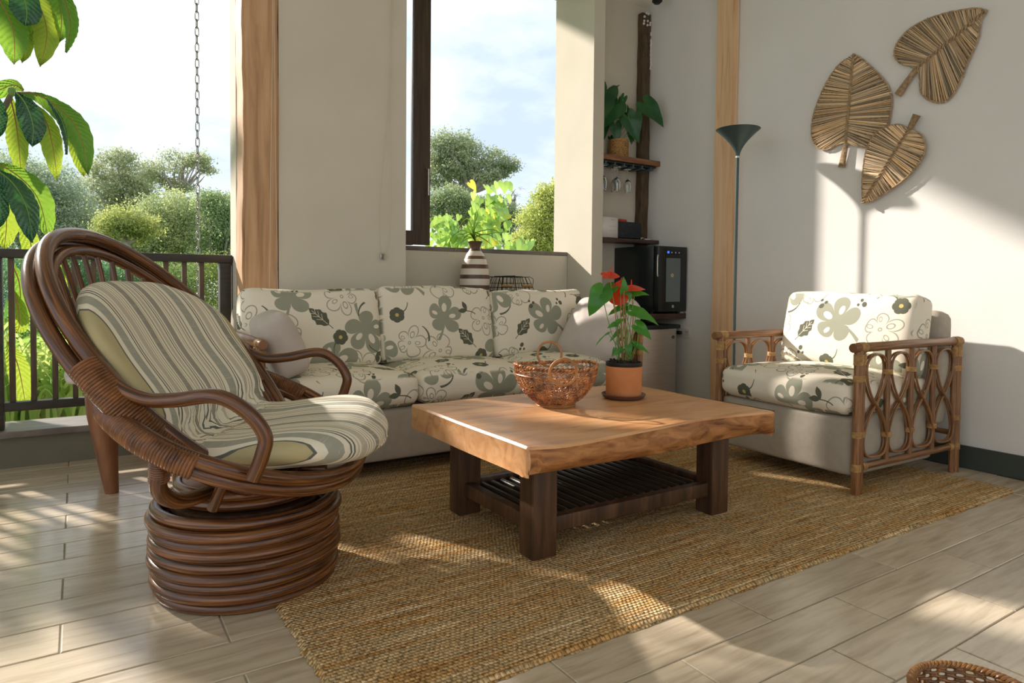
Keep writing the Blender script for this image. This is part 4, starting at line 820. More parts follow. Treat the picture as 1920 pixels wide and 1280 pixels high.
# things on the middle shelf
b = thing('storage_basket', 'charcoal woven plastic basket on the middle corner shelf', 'basket', (3.665, 4.055, 1.319))
def open_box(w, d, h, t): 
    mb = MB(); mb.box((0, 0, .004), (w, d, .008)); mb.box((-w/2+t/2, 0, h/2), (t, d, h), ch=.002); mb.box((w/2-t/2, 0, h/2), (t, d, h), ch=.002); mb.box((0, -d/2+t/2, h/2), (w, t, h), ch=.002); mb.box((0, d/2-t/2, h/2), (w, t, h), ch=.002); return mb
open_box(.25, .13, .135, .006).build('body', M['weave_black'], b)
mb = MB()
for j in range(9):
    for i in range(16):
        mb.box((-.118+i*.0158, -.067, .012+j*.0142), (.010, .003, .009), 0, .001)
    for i in range(8): mb.box((.1265, -.056+i*.016, .012+j*.0142), (.003, .010, .009), 0, .001)
mb.build('weave', M['weave_black'], b)['kind'] = 'stuff'
MB().box((0, 0, .132), (.255, .135, .008), ch=.002).tube([(-.13, -.07, .137), (.13, -.07, .137)], .004, 6).build('rim', M['weave_black'], b) if False else None
o = MB().box((3.63, 4.045, 1.45), (.085, .05, .05), rz=.3, ch=.004).build('snack_packet', M['red'], None); tag(o, 'red packet sticking out of the charcoal basket', 'packet')
o = MB().box((3.70, 4.03, 1.448), (.06, .035, .03), rz=-.2, ch=.004).build('snack_packet', M['paper'], None); tag(o, 'white packet lying in the charcoal basket beside the red one', 'packet')
mb = MB(); ns_ = 16
for (r0, z0, z1) in ((.074, 0, .155),):
    a = np.linspace(-.2*PI, .55*PI, 20); V = np.zeros((2, 20, 3))
    for k, zv in enumerate((z0, z1)): V[k] = np.stack([.13*np.sin(a)-.02, -.02-.03*np.cos(a), np.full(20, zv)+(.0 if k == 0 else .0)], 1)
    mb.grid(V)
nb = tag(mb.build('paper_bag', M['paper'], None, loc=(3.42, 4.0, 1.319)), 'curved sheet of white printed paper leaning beside the charcoal basket', 'paper'); sm_ = nb.modifiers.new('t', 'SOLIDIFY'); sm_.thickness = .003
mb = MB()
for i in range(3): mb.box((.02-.0, -.0515, .135-.0), (.05, .0006, .004)) if i == 0 else mb.box((.03, -.0522, .115-i*.03), (.07, .0006, .0018))
mb.build('print', M['taupe'], nb, False)
o = MB().lathe([(0, 0), (.012, 0), (.017, .006), (.017, .014), (.010, .02), (0, .02)], 16, (3.80, 3.985, 1.319)).build('bottle_stopper', M['glass'], None); tag(o, 'small clear glass stopper on the middle shelf', 'stopper')
o = MB().box((3.85, 3.99, 1.324), (.06, .03, .009), ch=.003).build('lighter', M['white_plastic'], None); tag(o, 'small white lighter lying on the middle shelf near the wall', 'lighter')
# wine cooler
wc = thing('wine_cooler', 'black wine cooler with a glass door and blue display in the corner', 'wine cooler', (3.792, 3.885, .742))
MB().box((0, .03, .262), (.300, .44, .50), ch=.006).build('body', M['black'], wc)
MB().box((0, -.222, .262), (.296, .050, .492), ch=.006).build('door', M['black'], wc)
d_ = wc.children[-1] if False else [c for c in col.objects if c.parent == wc and c.name.startswith('door')][0]
MB().box((.0, -.2480, .255), (.150, .002, .33)).build('door_glass', noisy('tinted_glass', [(.3, (.10, .13, .13)), (.7, (.14, .17, .165))], nscale=2, rough=.12, spec=.8), d_, False)
MB().box((.0, -.2480, .462), (.170, .002, .026)).build('display', M['black_matte'], d_, False)
def emis(name, c, s): m = mat(name, c); m.node_tree.nodes['Principled BSDF'].inputs['Emission Color'].default_value = (*c, 1); m.node_tree.nodes['Principled BSDF'].inputs['Emission Strength'].default_value = s; return m
bl = emis('blue_led', (.05, .15, .9), 1.6); dm = emis('dim_led', (.30, .30, .40), .3)
mb = MB(); mb.box((-.062, -.2495, .462), (.005, .002, .016)); mb.box((-.050, -.2495, .462), (.004, .002, .016)); mb.box((-.056, -.2495, .469), (.014, .002, .003)); mb.box((-.056, -.2495, .461), (.014, .002, .003)); mb.build('digit', bl, d_, False)
for x in (-.02, .02, .058): MB().lathe([(0, 0), (.005, 0), (.005, .002), (0, .002)], 12).build('button', dm, d_, loc=(x, -.2488, .462), rot=(PI/2, 0, 0))
mb = MB()
for a in range(5): mb.lathe([(0, 0), (.0065, 0), (.0065, .0015), (0, .0015)], 10, (.010*math.cos(a*PI*2/5+.3), .010*math.sin(a*PI*2/5+.3), 0))
mb.build('rosette', mat('pale_gold', (.55, .45, .25), .4), d_, loc=(-.012, -.249, .29), rot=(PI/2, 0, 0))
MB().lathe([(0, 0), (.012, 0), (.012, .002), (0, .002)], 20).build('badge', mat('silver_badge', (.5, .5, .48), .3, .5, .6), d_, loc=(.0, -.2485, .055), rot=(PI/2, 0, 0))
MB().tube([(-.150, -.236, .28), (-.156, -.238, .30), (-.156, -.238, .42), (-.150, -.236, .44)], .005, 8).build('handle', M['steel'], d_)
MB().box((.12, -.215, .006), (.04, .03, .012), ch=.002).build('hinge', M['steel'], wc)
for x in (-.12, .12):
    for y in (-.15, .2): MB().lathe([(0, 0), (.012, 0), (.012, .012), (0, .012)], 12, (x, y, 0)).build('foot', M['black_matte'], wc)
# small fridge
mf = thing('mini_fridge', 'small stainless steel fridge with a black top beside the sofa arm', 'fridge', (3.62, 3.86, 0))
MB().box((0, .02, .335), (.44, .46, .60), ch=.006).build('body', M['black'], mf)
MB().box((0, .0, .645), (.45, .52, .030), ch=.008).build('worktop', M['black'], mf)
pr = np.linspace(-1, 1, 25); V = np.zeros((2, 25, 3))
mb = MB(); ol = [(x*.215, -.222-.030*(1-x*x)) for x in pr]; ring_ = ol+[(.215, -.205), (-.215, -.205)]; n = len(ring_)
v = [(x, y, z) for z in (.055, .628) for x, y in ring_]; f = [(i, (i+1) % n, n+(i+1) % n, n+i) for i in range(n)]+[tuple(range(n))[::-1], tuple(range(n, 2*n))]; mb.add(v, f)
dr = mb.build('door', M['steel'], mf)
MB().lathe([(0, 0), (.013, 0), (.013, .003), (0, .003)], 20).build('badge', mat('dark_badge', (.12, .10, .08), .3, .5, .5), dr, loc=(.165, -.238, .565), rot=(PI/2, 0, -.1))
for x in (-.18, .18):
    for y in (-.17, .2): MB().lathe([(0, 0), (.016, 0), (.016, .05), (0, .05)], 12, (x, y, 0)).build('foot', M['black_matte'], mf)
# outlet, plug and cord on the right wall
oc = (at_x(1286.5, 623, XR)); o = thing('wall_outlet', 'white double socket on the right wall beside the small fridge', 'outlet', (XR-.002, oc[1]+.01, oc[2]))
MB().box((-.003, 0, 0), (.006, .125, .078), ch=.002).build('plate', M['white_plastic'], o)
MB().box((-.007, -.03, 0), (.003, .040, .046), ch=.001).build('socket', M['paper'], o)
for dy in (-.038, -.022): MB().box((-.009, dy, .004), (.001, .003, .012)).build('slot', M['black_matte'], o, False)
pg = thing('power_plug', 'black plug and cord running down beside the small fridge', 'cord', (XR-.02, oc[1]+.045, oc[2]-.003))
MB().box((-.008, 0, 0), (.032, .034, .026), ch=.004).build('plug', M['black_matte'], pg)
mb = MB(); mb.tube(spl([(-.02, .0, 0), (-.05, .02, -.03), (-.055, .02, -.25), (-.05, .01, -.42), (-.075, -.02, -.50), (-.10, 0, -.46), (-.07, .02, -.43), (-.05, .03, -.55), (-.06, .05, -.64)], 60), .0035, 8); mb.build('cord', M['black_matte'], pg)
o = MB().lathe([(0, 0), (.012, .004), (.014, .02), (.008, .045), (0, .048)], 10, (3.87, 3.78, .56)).build('cord_clip', M['paper'], None)
bpy.data.objects.remove(o)
# ------------------------------------------------------------------ floor lamp
fl_ = thing('floor_lamp', 'slim grey-green uplighter floor lamp with a trumpet shade behind the armchair', 'lamp', (3.62, 2.925, 0))
MB().lathe([(0, 0), (.125, 0), (.13, .006), (.125, .016), (.02, .024), (0, .024)], 40).build('base', M['green_metal'], fl_)
mb = MB(); mb.tube([(0, 0, .02), (0, 0, .9), (0, 0, 1.795)], .0105, 14); mb.build('pole', M['green_metal'], fl_)
MB().lathe([(0, 1.788), (.0125, 1.788), (.0125, 1.80), (0, 1.80)], 16).build('collar', mat('pale_collar', (.55, .6, .55), .3, .5, .5), fl_)
pr = [(.010, 1.80)]+[(.012+.128*(k**1.25), 1.80+.172*(k**.78)) for k in np.linspace(0, 1, 14)]; pin = [(r_-.003, z+.002) for r_, z in pr[::-1]]
MB().lathe(pr+pin, 48).build('lamp_shade', M['green_metal'], fl_, 60)
# ------------------------------------------------------------------ raffia leaves on the wall
def raffia_leaf(lab, tip, base, left, right, stalk_end, hw, X0, dark):
    W_ = lambda p, d=0: at_x(1480+p[0]/3.2, p[1]/3.2, X0-d)
    T_, B_ = W_(tip), W_(base); root = thing('raffia_leaf', lab, 'wall decoration', tuple((T_+B_)/2), 0, None); O_ = (T_+B_)/2; rng = np.random.default_rng(int(tip[0]))
    L_ = spl([W_(p) for p in [tip]+left+[base]], 120)-O_; R_ = spl([W_(p) for p in [tip]+right+[base]], 120)-O_
    mb = MB(); ol = np.concatenate([L_, R_[::-1][1:-1]]); cen = ol.mean(0); n = len(ol); v = [tuple(p+np.array([.004, 0, 0])) for p in ol]+[tuple((T_+B_)/2-O_+np.array([.004, 0, 0]))]; mb.add(v, [(i, (i+1) % n, n) for i in range(n)]); mb.build('backing', M['raffia_cord'], root, False)
    mb = MB(); N_ = 105
    for side in (L_, R_):
        d = np.concatenate([[0], np.cumsum(np.linalg.norm(np.diff(side, axis=0), axis=1))]); d /= d[-1]
        for i in range(N_):
            u = (i+.5)/N_; mu = u**.9; e_u = min(1, max(0, (u*.96+.0)**.92)); M0 = (T_-O_)*(1-mu)+(B_-O_)*mu; mu2 = max(0, e_u-.10*math.sin(PI*e_u)); E_ = np.array([np.interp(mu2, d, side[:, a]) for a in range(3)])
            j = rng.normal(0, .004, 3)*np.array([0, 1, 1]); bw = rng.uniform(.0032, .0062); dir_ = E_-M0+j
            if np.linalg.norm(dir_) < .01: continue
            pr_ = np.array([0, -dir_[2], dir_[1]])/np.linalg.norm(dir_); q = rng.random(); c0 = np.array([.56, .42, .265])*(.5+.8*q); 
            if rng.random() < .16: c0 = np.array([.22, .19, .14])*(.6+.6*rng.random())
            if rng.random() < .15: c0 = np.array([.55, .36, .18])
            h0 = -.006-rng.random()*.006; a, e = M0+np.array([h0, 0, 0]), M0+dir_+np.array([h0*.6, 0, 0]); m_ = (a+e)/2+np.array([-.004*rng.random(), 0, 0])
            c0 = c0*dark*1.3
            V = np.array([a-pr_*bw/2, a+pr_*bw/2, m_-pr_*bw*.6, m_+pr_*bw*.6, e-pr_*bw/2, e+pr_*bw/2, a+np.array([-.0022, 0, 0]), m_+np.array([-.0026, 0, 0]), e+np.array([-.002, 0, 0])])
            mb.add(V, [(0, 6, 7, 2), (6, 1, 3, 7), (2, 7, 8, 4), (7, 3, 5, 8)], tint=c0)
    mb.build('strands', M['raffia'], root, False, tint=True)['kind'] = 'stuff'
    mb = MB(); P_ = ol+np.array([-.004, 0, 0]); n = len(P_); mb.tube(P_[::2], .0052+.0012*np.sin(np.arange(len(P_[::2]))*2.4), 6, closed=True); mb.build('rim', M['raffia_cord'], root)
    mb = MB(); t_ = np.linspace(0, 1, 140)
    for ph in (0, PI): mb.tube([(T_-O_)*(1-t)+(B_-O_)*t+np.array([-.014+.004*math.cos(t*60+ph), .0045*math.sin(t*60+ph), .0045*math.sin(t*60+ph)]) for t in t_], .0048, 6)
    mb.build('midrib', M['raffia_cord'], root)
    S_ = W_(stalk_end)-O_; B0 = B_-O_; ax = S_-B0; k = 34; ds = [B0+ax*t+np.array([-.008, 0, 0]) for t in np.linspace(-.03, 1, k*4)]; ww = np.interp(np.linspace(0, 1, k*4), [0, 1], [hw*.62, hw])*(1+.06*np.sin(np.arange(k*4)*PI/2))
    mb = MB(); P_ = np.array(ds); per = np.array([0, -ax[2], ax[1]])/np.linalg.norm(ax); n = 12; a_ = np.arange(n)*2*PI/n
    V = P_[:, None]+ww[:, None, None]*(np.cos(a_)[None, :, None]*per[None, None]+np.sin(a_)[None, :, None]*np.array([.55, 0, 0])[None, None]); f = [(i*n+q, i*n+(q+1) % n, (i+1)*n+(q+1) % n, (i+1)*n+q) for i in range(len(P_)-1) for q in range(n)]+[tuple(range(n))[::-1], tuple((len(P_)-1)*n+q for q in range(n))]
    mb.add(V.reshape(-1, 3), f); mb.build('stalk', M['raffia_cord'], root)
XW = XR-.012
raffia_leaf('woven raffia leaf decoration pointing up, lowest stalk hanging down on the right wall', (392, 326), (345, 860), [(300, 390), (235, 480), (190, 570), (150, 680), (137, 770), (145, 850), (185, 893), (235, 897), (275, 878), (320, 850)], [(450, 365), (500, 410), (560, 470), (600, 530), (617, 600), (610, 680), (590, 760), (540, 820), (470, 880), (410, 872)], (318, 1005), .023, XW, 1.0)
raffia_leaf('darker woven raffia leaf decoration highest on the right wall, tip near the ceiling', (1188, 66), (762, 418), [(1120, 52), (1000, 68), (900, 92), (800, 130), (720, 178), (662, 240), (632, 305), (642, 352), (682, 386), (735, 396)], [(1150, 130), (1137, 220), (1102, 310), (1062, 400), (1022, 500), (965, 590), (905, 615), (835, 597), (792, 552), (786, 485), (798, 450)], (655, 572), .023, XW, .85)
raffia_leaf('smallest woven raffia leaf decoration pointing down, overlapping the leaf beside it', (443, 1220), (724, 778), [(440, 1100), (449, 980), (472, 880), (520, 800), (600, 757), (660, 748), (700, 765)], [(500, 1203), (600, 1142), (700, 1070), (780, 980), (816, 900), (805, 830), (770, 796)], (770, 690), .023, XW-.02, 1.1)
# ------------------------------------------------------------------ vase and wire basket in the window recess
vz = .66; va = thing('striped_vase', 'cream and brown striped ceramic vase with spider plant in the window recess', 'vase', (2.318, 4.08, vz))
pr = [(.0, 0), (.055, 0), (.072, .03), (.094, .12), (.103, .22), (.105, .30), (.100, .37), (.086, .44), (.062, .495), (.042, .525), (.037, .545), (.046, .575), (.052, .585), (.047, .585), (.033, .547), (.030, .5), (0, .48)]
S_ = spl([(a, 0, b) for a, b in pr], 80)[:, [0, 2]]; vs_ = MB().lathe(S_, 48).build('body', M['cream_glaze'], va, 60); vs_.data.materials.append(M['brown_glaze'])
for p in vs_.data.polygons:
    z = p.center.z
    if any(a < z < b for a, b in ((.035, .062), (.105, .132), (.178, .207), (.255, .282), (.328, .354), (.402, .425), (.465, .482), (.520, .60))): p.material_index = 1
VB = np.array([2.318, 4.08, vz]); mb = MB()
def blade(mb, pts, w0):
    P_ = spl(pts, 22); T_ = np.gradient(P_, axis=0); T_ /= np.linalg.norm(T_, axis=1)[:, None]; Sd = np.cross(T_, np.array([0, 0, .6])-VIEW*.8); Sd /= np.linalg.norm(Sd, axis=1)[:, None]+1e-9; k = np.linspace(0, 1, len(P_)); w_ = w0*np.sin(PI*np.clip(k*.85+.12, 0, 1))**.6*(1-k**4)+.0004
    U_ = np.cross(Sd, T_); V = np.stack([P_-Sd*w_[:, None]/2+U_*w_[:, None]*.2, P_-U_*w_[:, None]*.05, P_+Sd*w_[:, None]/2+U_*w_[:, None]*.2], 1); mb.grid(V)
def vp(px, py, dep=0): d = ray(px, py); q = (VB+VIEW*dep-EYE)@VIEW/(d@VIEW); return EYE+d*q-VB
top_ = np.array([0, 0, .57])
for pts in [[(884, 440), (866, 432), (845, 448), (838, 478)], [(890, 438), (930, 432), (952, 470)], [(886, 436), (905, 440), (935, 436), (958, 436)], [(880, 440), (868, 450), (860, 472)], [(884, 430), (870, 420), (850, 425)], [(886, 430), (876, 410), (862, 425), (856, 450)], [(890, 440), (910, 450), (925, 462)], [(884, 445), (860, 445), (848, 460)], [(888, 425), (895, 402), (890, 385)], [(888, 436), (900, 415), (915, 422)], [(882, 446), (862, 456), (852, 474)], [(880, 436), (866, 440), (846, 440)], [(890, 445), (915, 440), (940, 455)], [(884, 440), (876, 420), (888, 405)]]:
    dz_ = random.uniform(-.13, -.02); q = [top_*.97]+[top_+np.array([0, 0, .02])]+[vp(*p, dz_*(i+1)/2) for i, p in enumerate(pts)]; mb = MB(); blade(mb, q, .013); mb.build('leaf', M['air_leaf'], va)
wb_ = thing('wire_basket', 'small dark wire house-shaped basket with wooden handles behind the sofa', 'basket', (2.597, 4.08, .66))
mb = MB()
for z, hx_, hy_ in ((.02, .16, .10), (.12, .16, .10), (.18, .158, .10), (.22, .156, .098), (.245, .152, .096), (.27, .147, .094), (.30, .137, .09), (.345, .118, .075)):
    mb.tube([(-hx_, -hy_, z), (hx_, -hy_, z), (hx_, hy_, z), (-hx_, hy_, z)], .0022 if z not in (.345, .245) else .003, 5, closed=True)
for k in range(9):
    x = -1+k*.25
    for sg in (-1, 1): mb.tube([(x*.16, sg*.10, .0), (x*.16, sg*.10, .22), (x*.147, sg*.094, .27), (x*.118, sg*.075, .345)], .002, 5)
for k in range(5):
    y = -1+k*.5
    for sg in (-1, 1): mb.tube([(sg*.16, y*.10, .0), (sg*.16, y*.10, .22), (sg*.147, y*.094, .27), (sg*.118, y*.075, .345)], .002, 5)
mb.tube([(-.12, 0, .348), (0, 0, .352), (.12, 0, .348)], .003, 6); mb.tube([(0, -.10, .0), (0, -.098, .26), (0, -.08, .352), (0, .08, .352), (0, .1, .2)], .004, 6)
for k in range(7): mb.tube([(-.16+k*.053, -.1, .003), (-.16+k*.053, .1, .003)], .002, 5)
mb.build('wire_frame', M['wire'], wb_)
for sg in (-1, 1):
    mb = MB(); mb.tube([(sg*.085-.045, -.115, .285), (sg*.085-.040, -.115, .283), (sg*.085+.04, -.115, .283), (sg*.085+.045, -.115, .285)], [.005, .009, .009, .005], 8); h = mb.build('handle', M['bind'], wb_)
    mb = MB(); mb.tube(spl([(sg*.085-.045, -.115, .285), (sg*.085-.055, -.105, .33), (sg*.085-.03, -.085, .35)], 8), .002, 5); mb.tube(spl([(sg*.085+.045, -.115, .285), (sg*.085+.055, -.105, .33), (sg*.085+.03, -.085, .35)], 8), .002, 5); mb.build('bail', M['wire'], h)
# ------------------------------------------------------------------ outdoors
gx = np.linspace(-60, 90, 60); gy = np.linspace(4.6, 120, 50); A, Bq = np.meshgrid(gx, gy, indexing='ij'); Z = -.9-.10*(Bq-4.6)*(Bq < 20)-1.54*(Bq >= 20)+.6*np.sin(A*.15)+.5*np.sin(Bq*.2+A*.05)
struct(MB().grid(np.stack([A, Bq, Z], 2), flip=True).build('hillside_ground', M['ground_out']))
def leaf_cloud(mb, pts, size, tints, rng, flat=.5, up=.4, asp=.55):
    n = len(pts); d = rng.normal(size=(n, 3)); d /= np.linalg.norm(d, axis=1)[:, None]; nrm = rng.normal(size=(n, 3)); nrm[:, 2] = np.abs(nrm[:, 2])+up; s_ = np.cross(d, nrm); s_ /= np.linalg.norm(s_, axis=1)[:, None]+1e-9
    L_ = size*rng.uniform(.6, 1.3, n)[:, None]; V = np.stack([pts-d*L_*.5, pts+s_*L_*asp*.5, pts+d*L_*.5, pts-s_*L_*asp*.5], 1).reshape(-1, 3); T_ = np.repeat(tints, 4, 0)
    o = mb.n; mb.v.append(V); mb.n += len(V); f = [(o+4*i, o+4*i+1, o+4*i+2, o+4*i+3) for i in range(n)]; mb.f += f; mb.uv += [[(0, 0)]*4]*n; mb.tint.append(T_)
def dirpt(px, py, dist):  # point at a horizontal distance
    d = ray(px, py); return EYE+d*(dist/math.hypot(d[0], d[1]))
def tree(name, lab, dist, blobs, base_px, leaf, c1, c2, n_per, seed, trunk=True, thick=.12, cat='tree', group=None, bark='pale_bark', hollow=.35, cl=22):
    """blobs: (px, py, rx_px, ry_px) seen from the room -> real ellipsoids of leaves at that distance"""
    rng = np.random.default_rng(seed); k = dist/FPX/.86; B0 = dirpt(base_px[0], base_px[1], dist); B0[2] = min(B0[2], -.5); root = thing(name, lab, cat, tuple(B0), 0, group); mb = MB(); cents = []
    for (px, py, rx, ry) in blobs:
        c = dirpt(px, py, dist+rng.uniform(-.5, .5)*rx*k); cents.append((c, rx*k, ry*k)); n = int(4.0*n_per*rx*ry/400); nc = max(4, int(n/cl/3.2))
        q = rng.normal(size=(nc, 3)); q /= np.linalg.norm(q, axis=1)[:, None]; q *= rng.uniform(hollow, 1, nc)[:, None]**.6; cc = c+q*np.array([rx*k, rx*k, ry*k]); idx = rng.integers(0, nc, n); spread = rx*k*.11+leaf*.5
        pts = cc[idx]+rng.normal(size=(n, 3))*np.array([spread, spread, spread*.6]); cm = rng.random(nc)[idx]*.7+rng.random(n)*.3; cm = np.clip(cm, 0, 1)[:, None]
        tint = np.array(c1)*(1-cm)+np.array(c2)*cm; leaf_cloud(mb, pts-B0, leaf*.5, tint, rng)
    tag(mb.build('crown', M['leaf_cloud'], root, False, tint=True), kind='stuff')
    if trunk:
        mb = MB(); top = np.mean([c for c, _, _ in cents], 0); low = top.copy(); low[2] = max(B0[2]+.5, min(c[2]-rz_ for c, _, rz_ in cents)); trp = spl([(0, 0, 0), (low-B0)*.5+rng.normal(0, thick, 3), low-B0], 10); mb.tube(trp, np.linspace(thick, thick*.7, len(trp)), 8)
        for (c, rx_, rz_) in cents:
            for q in range(3):
                e = c+rng.normal(size=3)*np.array([rx_, rx_, rz_])*.45; m_ = (low+e)/2+rng.normal(0, .06*dist/10, 3); br = spl([low-B0, m_-B0, e-B0], 10); mb.tube(br, np.linspace(thick*.55, thick*.10, len(br)), 6)
        mb.build('trunk', M[bark], root)
    return root
HAZE_G1, HAZE_G2 = (.30, .37, .22), (.62, .64, .38)  # haze put into the colour: leaves paled here and on the other far trees
tree('open_tree', 'tall haze-paled open-crowned tree beyond the balcony, left of the rain chain', 38, [(215, 315, 30, 24), (255, 330, 26, 22), (190, 350, 28, 24), (235, 370, 34, 26), (200, 395, 30, 22), (270, 380, 24, 20), (222, 295, 20, 10)], (225, 520), .26, HAZE_G1, HAZE_G2, 420, 1, thick=.22, cl=30)
tree('open_tree', 'thin airy tree with bare forking branches behind the rain chain', 36, [(345, 295, 30, 12), (305, 318, 26, 12), (365, 300, 20, 10), (392, 322, 12, 8), (290, 335, 18, 12), (345, 348, 22, 9), (318, 345, 14, 10), (372, 290, 14, 6)], (340, 520), .24, HAZE_G1, HAZE_G2, 380, 2, thick=.13, cl=34)
tree('round_tree', 'rounded yellow-topped tree just above the chair back beyond the balcony', 24, [(235, 415, 34, 20), (215, 430, 28, 16), (262, 430, 24, 18)], (235, 540), .16, (.12, .25, .10), (.68, .66, .20), 700, 3, thick=.14, cl=18)
tree('broad_tree', 'broad mid-green tree filling the view behind the rain chain', 28, [(330, 400, 50, 30), (290, 440, 60, 40), (370, 440, 50, 45), (330, 480, 70, 40), (250, 470, 40, 36)], (330, 600), .17, (.22, .33, .16), (.60, .63, .28), 640, 4, thick=.2, cl=20)
tree('broad_tree', 'dense green tree next to the oak post beyond the balcony', 26, [(410, 390, 28, 26), (430, 420, 34, 40), (400, 470, 34, 40), (440, 480, 30, 40), (395, 380, 20, 16)], (410, 600), .16, (.17, .29, .14), (.52, .60, .26), 700, 5, thick=.18, cl=20)
tree('broad_tree', 'hazy bluish-green tree behind the large hanging leaves', 30, [(90, 345, 46, 30), (60, 390, 50, 40), (130, 400, 36, 36), (30, 340, 36, 40), (110, 440, 46, 30), (150, 440, 24, 26), (10, 420, 40, 50)], (90, 600), .18, (.26, .36, .24), (.55, .61, .40), 480, 6, thick=.2, cl=24)  # distance haze mixed into the leaf tints
for i, (px, py, rx, ry, c1, c2) in enumerate([(110, 520, 60, 40, (.06, .16, .08), (.18, .32, .12)), (200, 560, 60, 50, (.06, .17, .08), (.20, .34, .12)), (300, 540, 60, 40, (.08, .18, .06), (.34, .42, .12)), (400, 530, 50, 44, (.08, .18, .05), (.42, .46, .12)), (30, 560, 50, 60, (.05, .15, .07), (.16, .30, .11)), (150, 610, 70, 40, (.05, .14, .07), (.20, .34, .10))]):
    tree('bush', ['dark green bush low beyond the balcony at the left', 'dark green bush seen through the chair back spindles', 'bright green bush below the broad tree beyond the balcony', 'yellow-green bush beyond the balcony next to the oak post', 'shaded bush behind the balcony rail at the picture edge', 'low shaded bush behind the long grass'][i], 13+i*.7, [(px, py, rx, ry)], (px, py+110), .09, c1, c2, 620, 20+i, trunk=False, cat='bush')
tree('spreading_tree', 'large spreading tree with a rounded crown seen through the window', 34, [(845, 262, 34, 16), (870, 285, 30, 18), (820, 285, 26, 24), (850, 310, 34, 22), (815, 330, 24, 26), (880, 320, 22, 18), (925, 300, 26, 16), (945, 315, 22, 14), (905, 330, 26, 12), (958, 312, 12, 12)], (850, 560), .24, (.24, .33, .21), (.55, .58, .32), 520, 7, thick=.26, cl=28, hollow=.3)
tree('broad_tree', 'dark green tree low behind the climbing plant in the window', 26, [(845, 375, 26, 26), (870, 395, 34, 26), (815, 390, 22, 30), (905, 400, 22, 26), (945, 405, 24, 30), (960, 430, 30, 30)], (880, 560), .17, (.18, .28, .15), (.46, .52, .25), 600, 8, thick=.2, cl=20)
tree('bare_tree', 'thin almost leafless grey tree in the window beside the bamboo', 32, [(965, 358, 14, 10), (960, 368, 10, 8)], (963, 520), .08, (.35, .36, .30), (.45, .45, .36), 120, 9, thick=.09)
tree('bamboo_clump', 'feathery yellow-green bamboo at the right edge of the window', 18, [(1020, 385, 20, 34), (1000, 420, 26, 30), (1035, 420, 26, 50), (1010, 455, 40, 26), (1050, 380, 20, 40), (985, 460, 26, 20)], (1015, 600), .13, (.36, .44, .10), (.76, .78, .28), 620, 10, thick=.05, cat='bamboo', cl=16)
for i in range(3): pass
# broad-leaved climbers close to the window
def big_leaf_plant(lab, dist, cx, cy, rx, ry, n, size, m, seed, base, name='broad_leaf_plant'):
    rng = np.random.default_rng(seed); B0 = dirpt(*base, dist); B0[2] = -1.0; root = thing(name, lab, 'plant', tuple(B0)); k = 0
    stem_top = dirpt(cx, cy-ry*.6, dist)-B0; sp = spl([(0, 0, 0), (stem_top*.5+np.array([.1, 0, 0])), stem_top], 20); mb = MB(); mb.tube(sp, np.linspace(.02, .006, len(sp)), 6); mb.build('stem', M['stem_g'], root)
    for i in range(n):
        a = rng.uniform(0, 2*PI); q = rng.random()**.5; gx_, gy_ = np.clip(rng.normal(size=2), -2, 2); p = dirpt(cx+rx*.55*gx_, cy+ry*.52*gy_, dist+rng.uniform(-.25, .25))-B0; dv = np.array([math.cos(a)*.8, rng.uniform(-.8, .3), -.5-rng.random()*.6]); up = np.array([rng.uniform(-.3, .3), -.8, .7])
        mb = MB(); heart(mb, p, dv, up, size*rng.uniform(.7, 1.2), .3, .15, wid=1.25, n=16, rings=3); mb.build('leaf', M[m[i % len(m)]], root)
M['lime_a'] = leaf_mat('lime_leaf', (.20, .42, .06), (.38, .58, .14), .5, .35, 4, thru=(.34, .50, .12)); M['lime_b'] = leaf_mat('yellow_leaf', (.55, .58, .06), (.75, .70, .10), .5, .4, 4, thru=(.75, .68, .10)); M['mint'] = leaf_mat('mint_leaf', (.18, .38, .12), (.34, .54, .22), .35, .3, 4)
big_leaf_plant('tall climbing plant with bright lime and yellow leaves just outside the window', 7.2, 918, 398, 32, 52, 85, .095, ['mint', 'lime_a', 'mint', 'mint', 'mint', 'lime_b'], 31, (918, 600))
big_leaf_plant('sunlit pale green vine mass outside the window, beside the brown sash', 7.8, 840, 440, 40, 34, 120, .075, ['lime_a', 'mint', 'mint', 'lime_a'], 32, (840, 600))
big_leaf_plant('low light green leaves showing just above the window sill', 6.8, 965, 464, 26, 12, 16, .14, ['mint', 'mint', 'lime_a'], 33, (965, 620))
big_leaf_plant('green leafy filler plant low outside the window behind the vase', 8.5, 890, 455, 60, 26, 60, .11, ['mint', 'lime_a', 'lime_b'], 34, (890, 620))
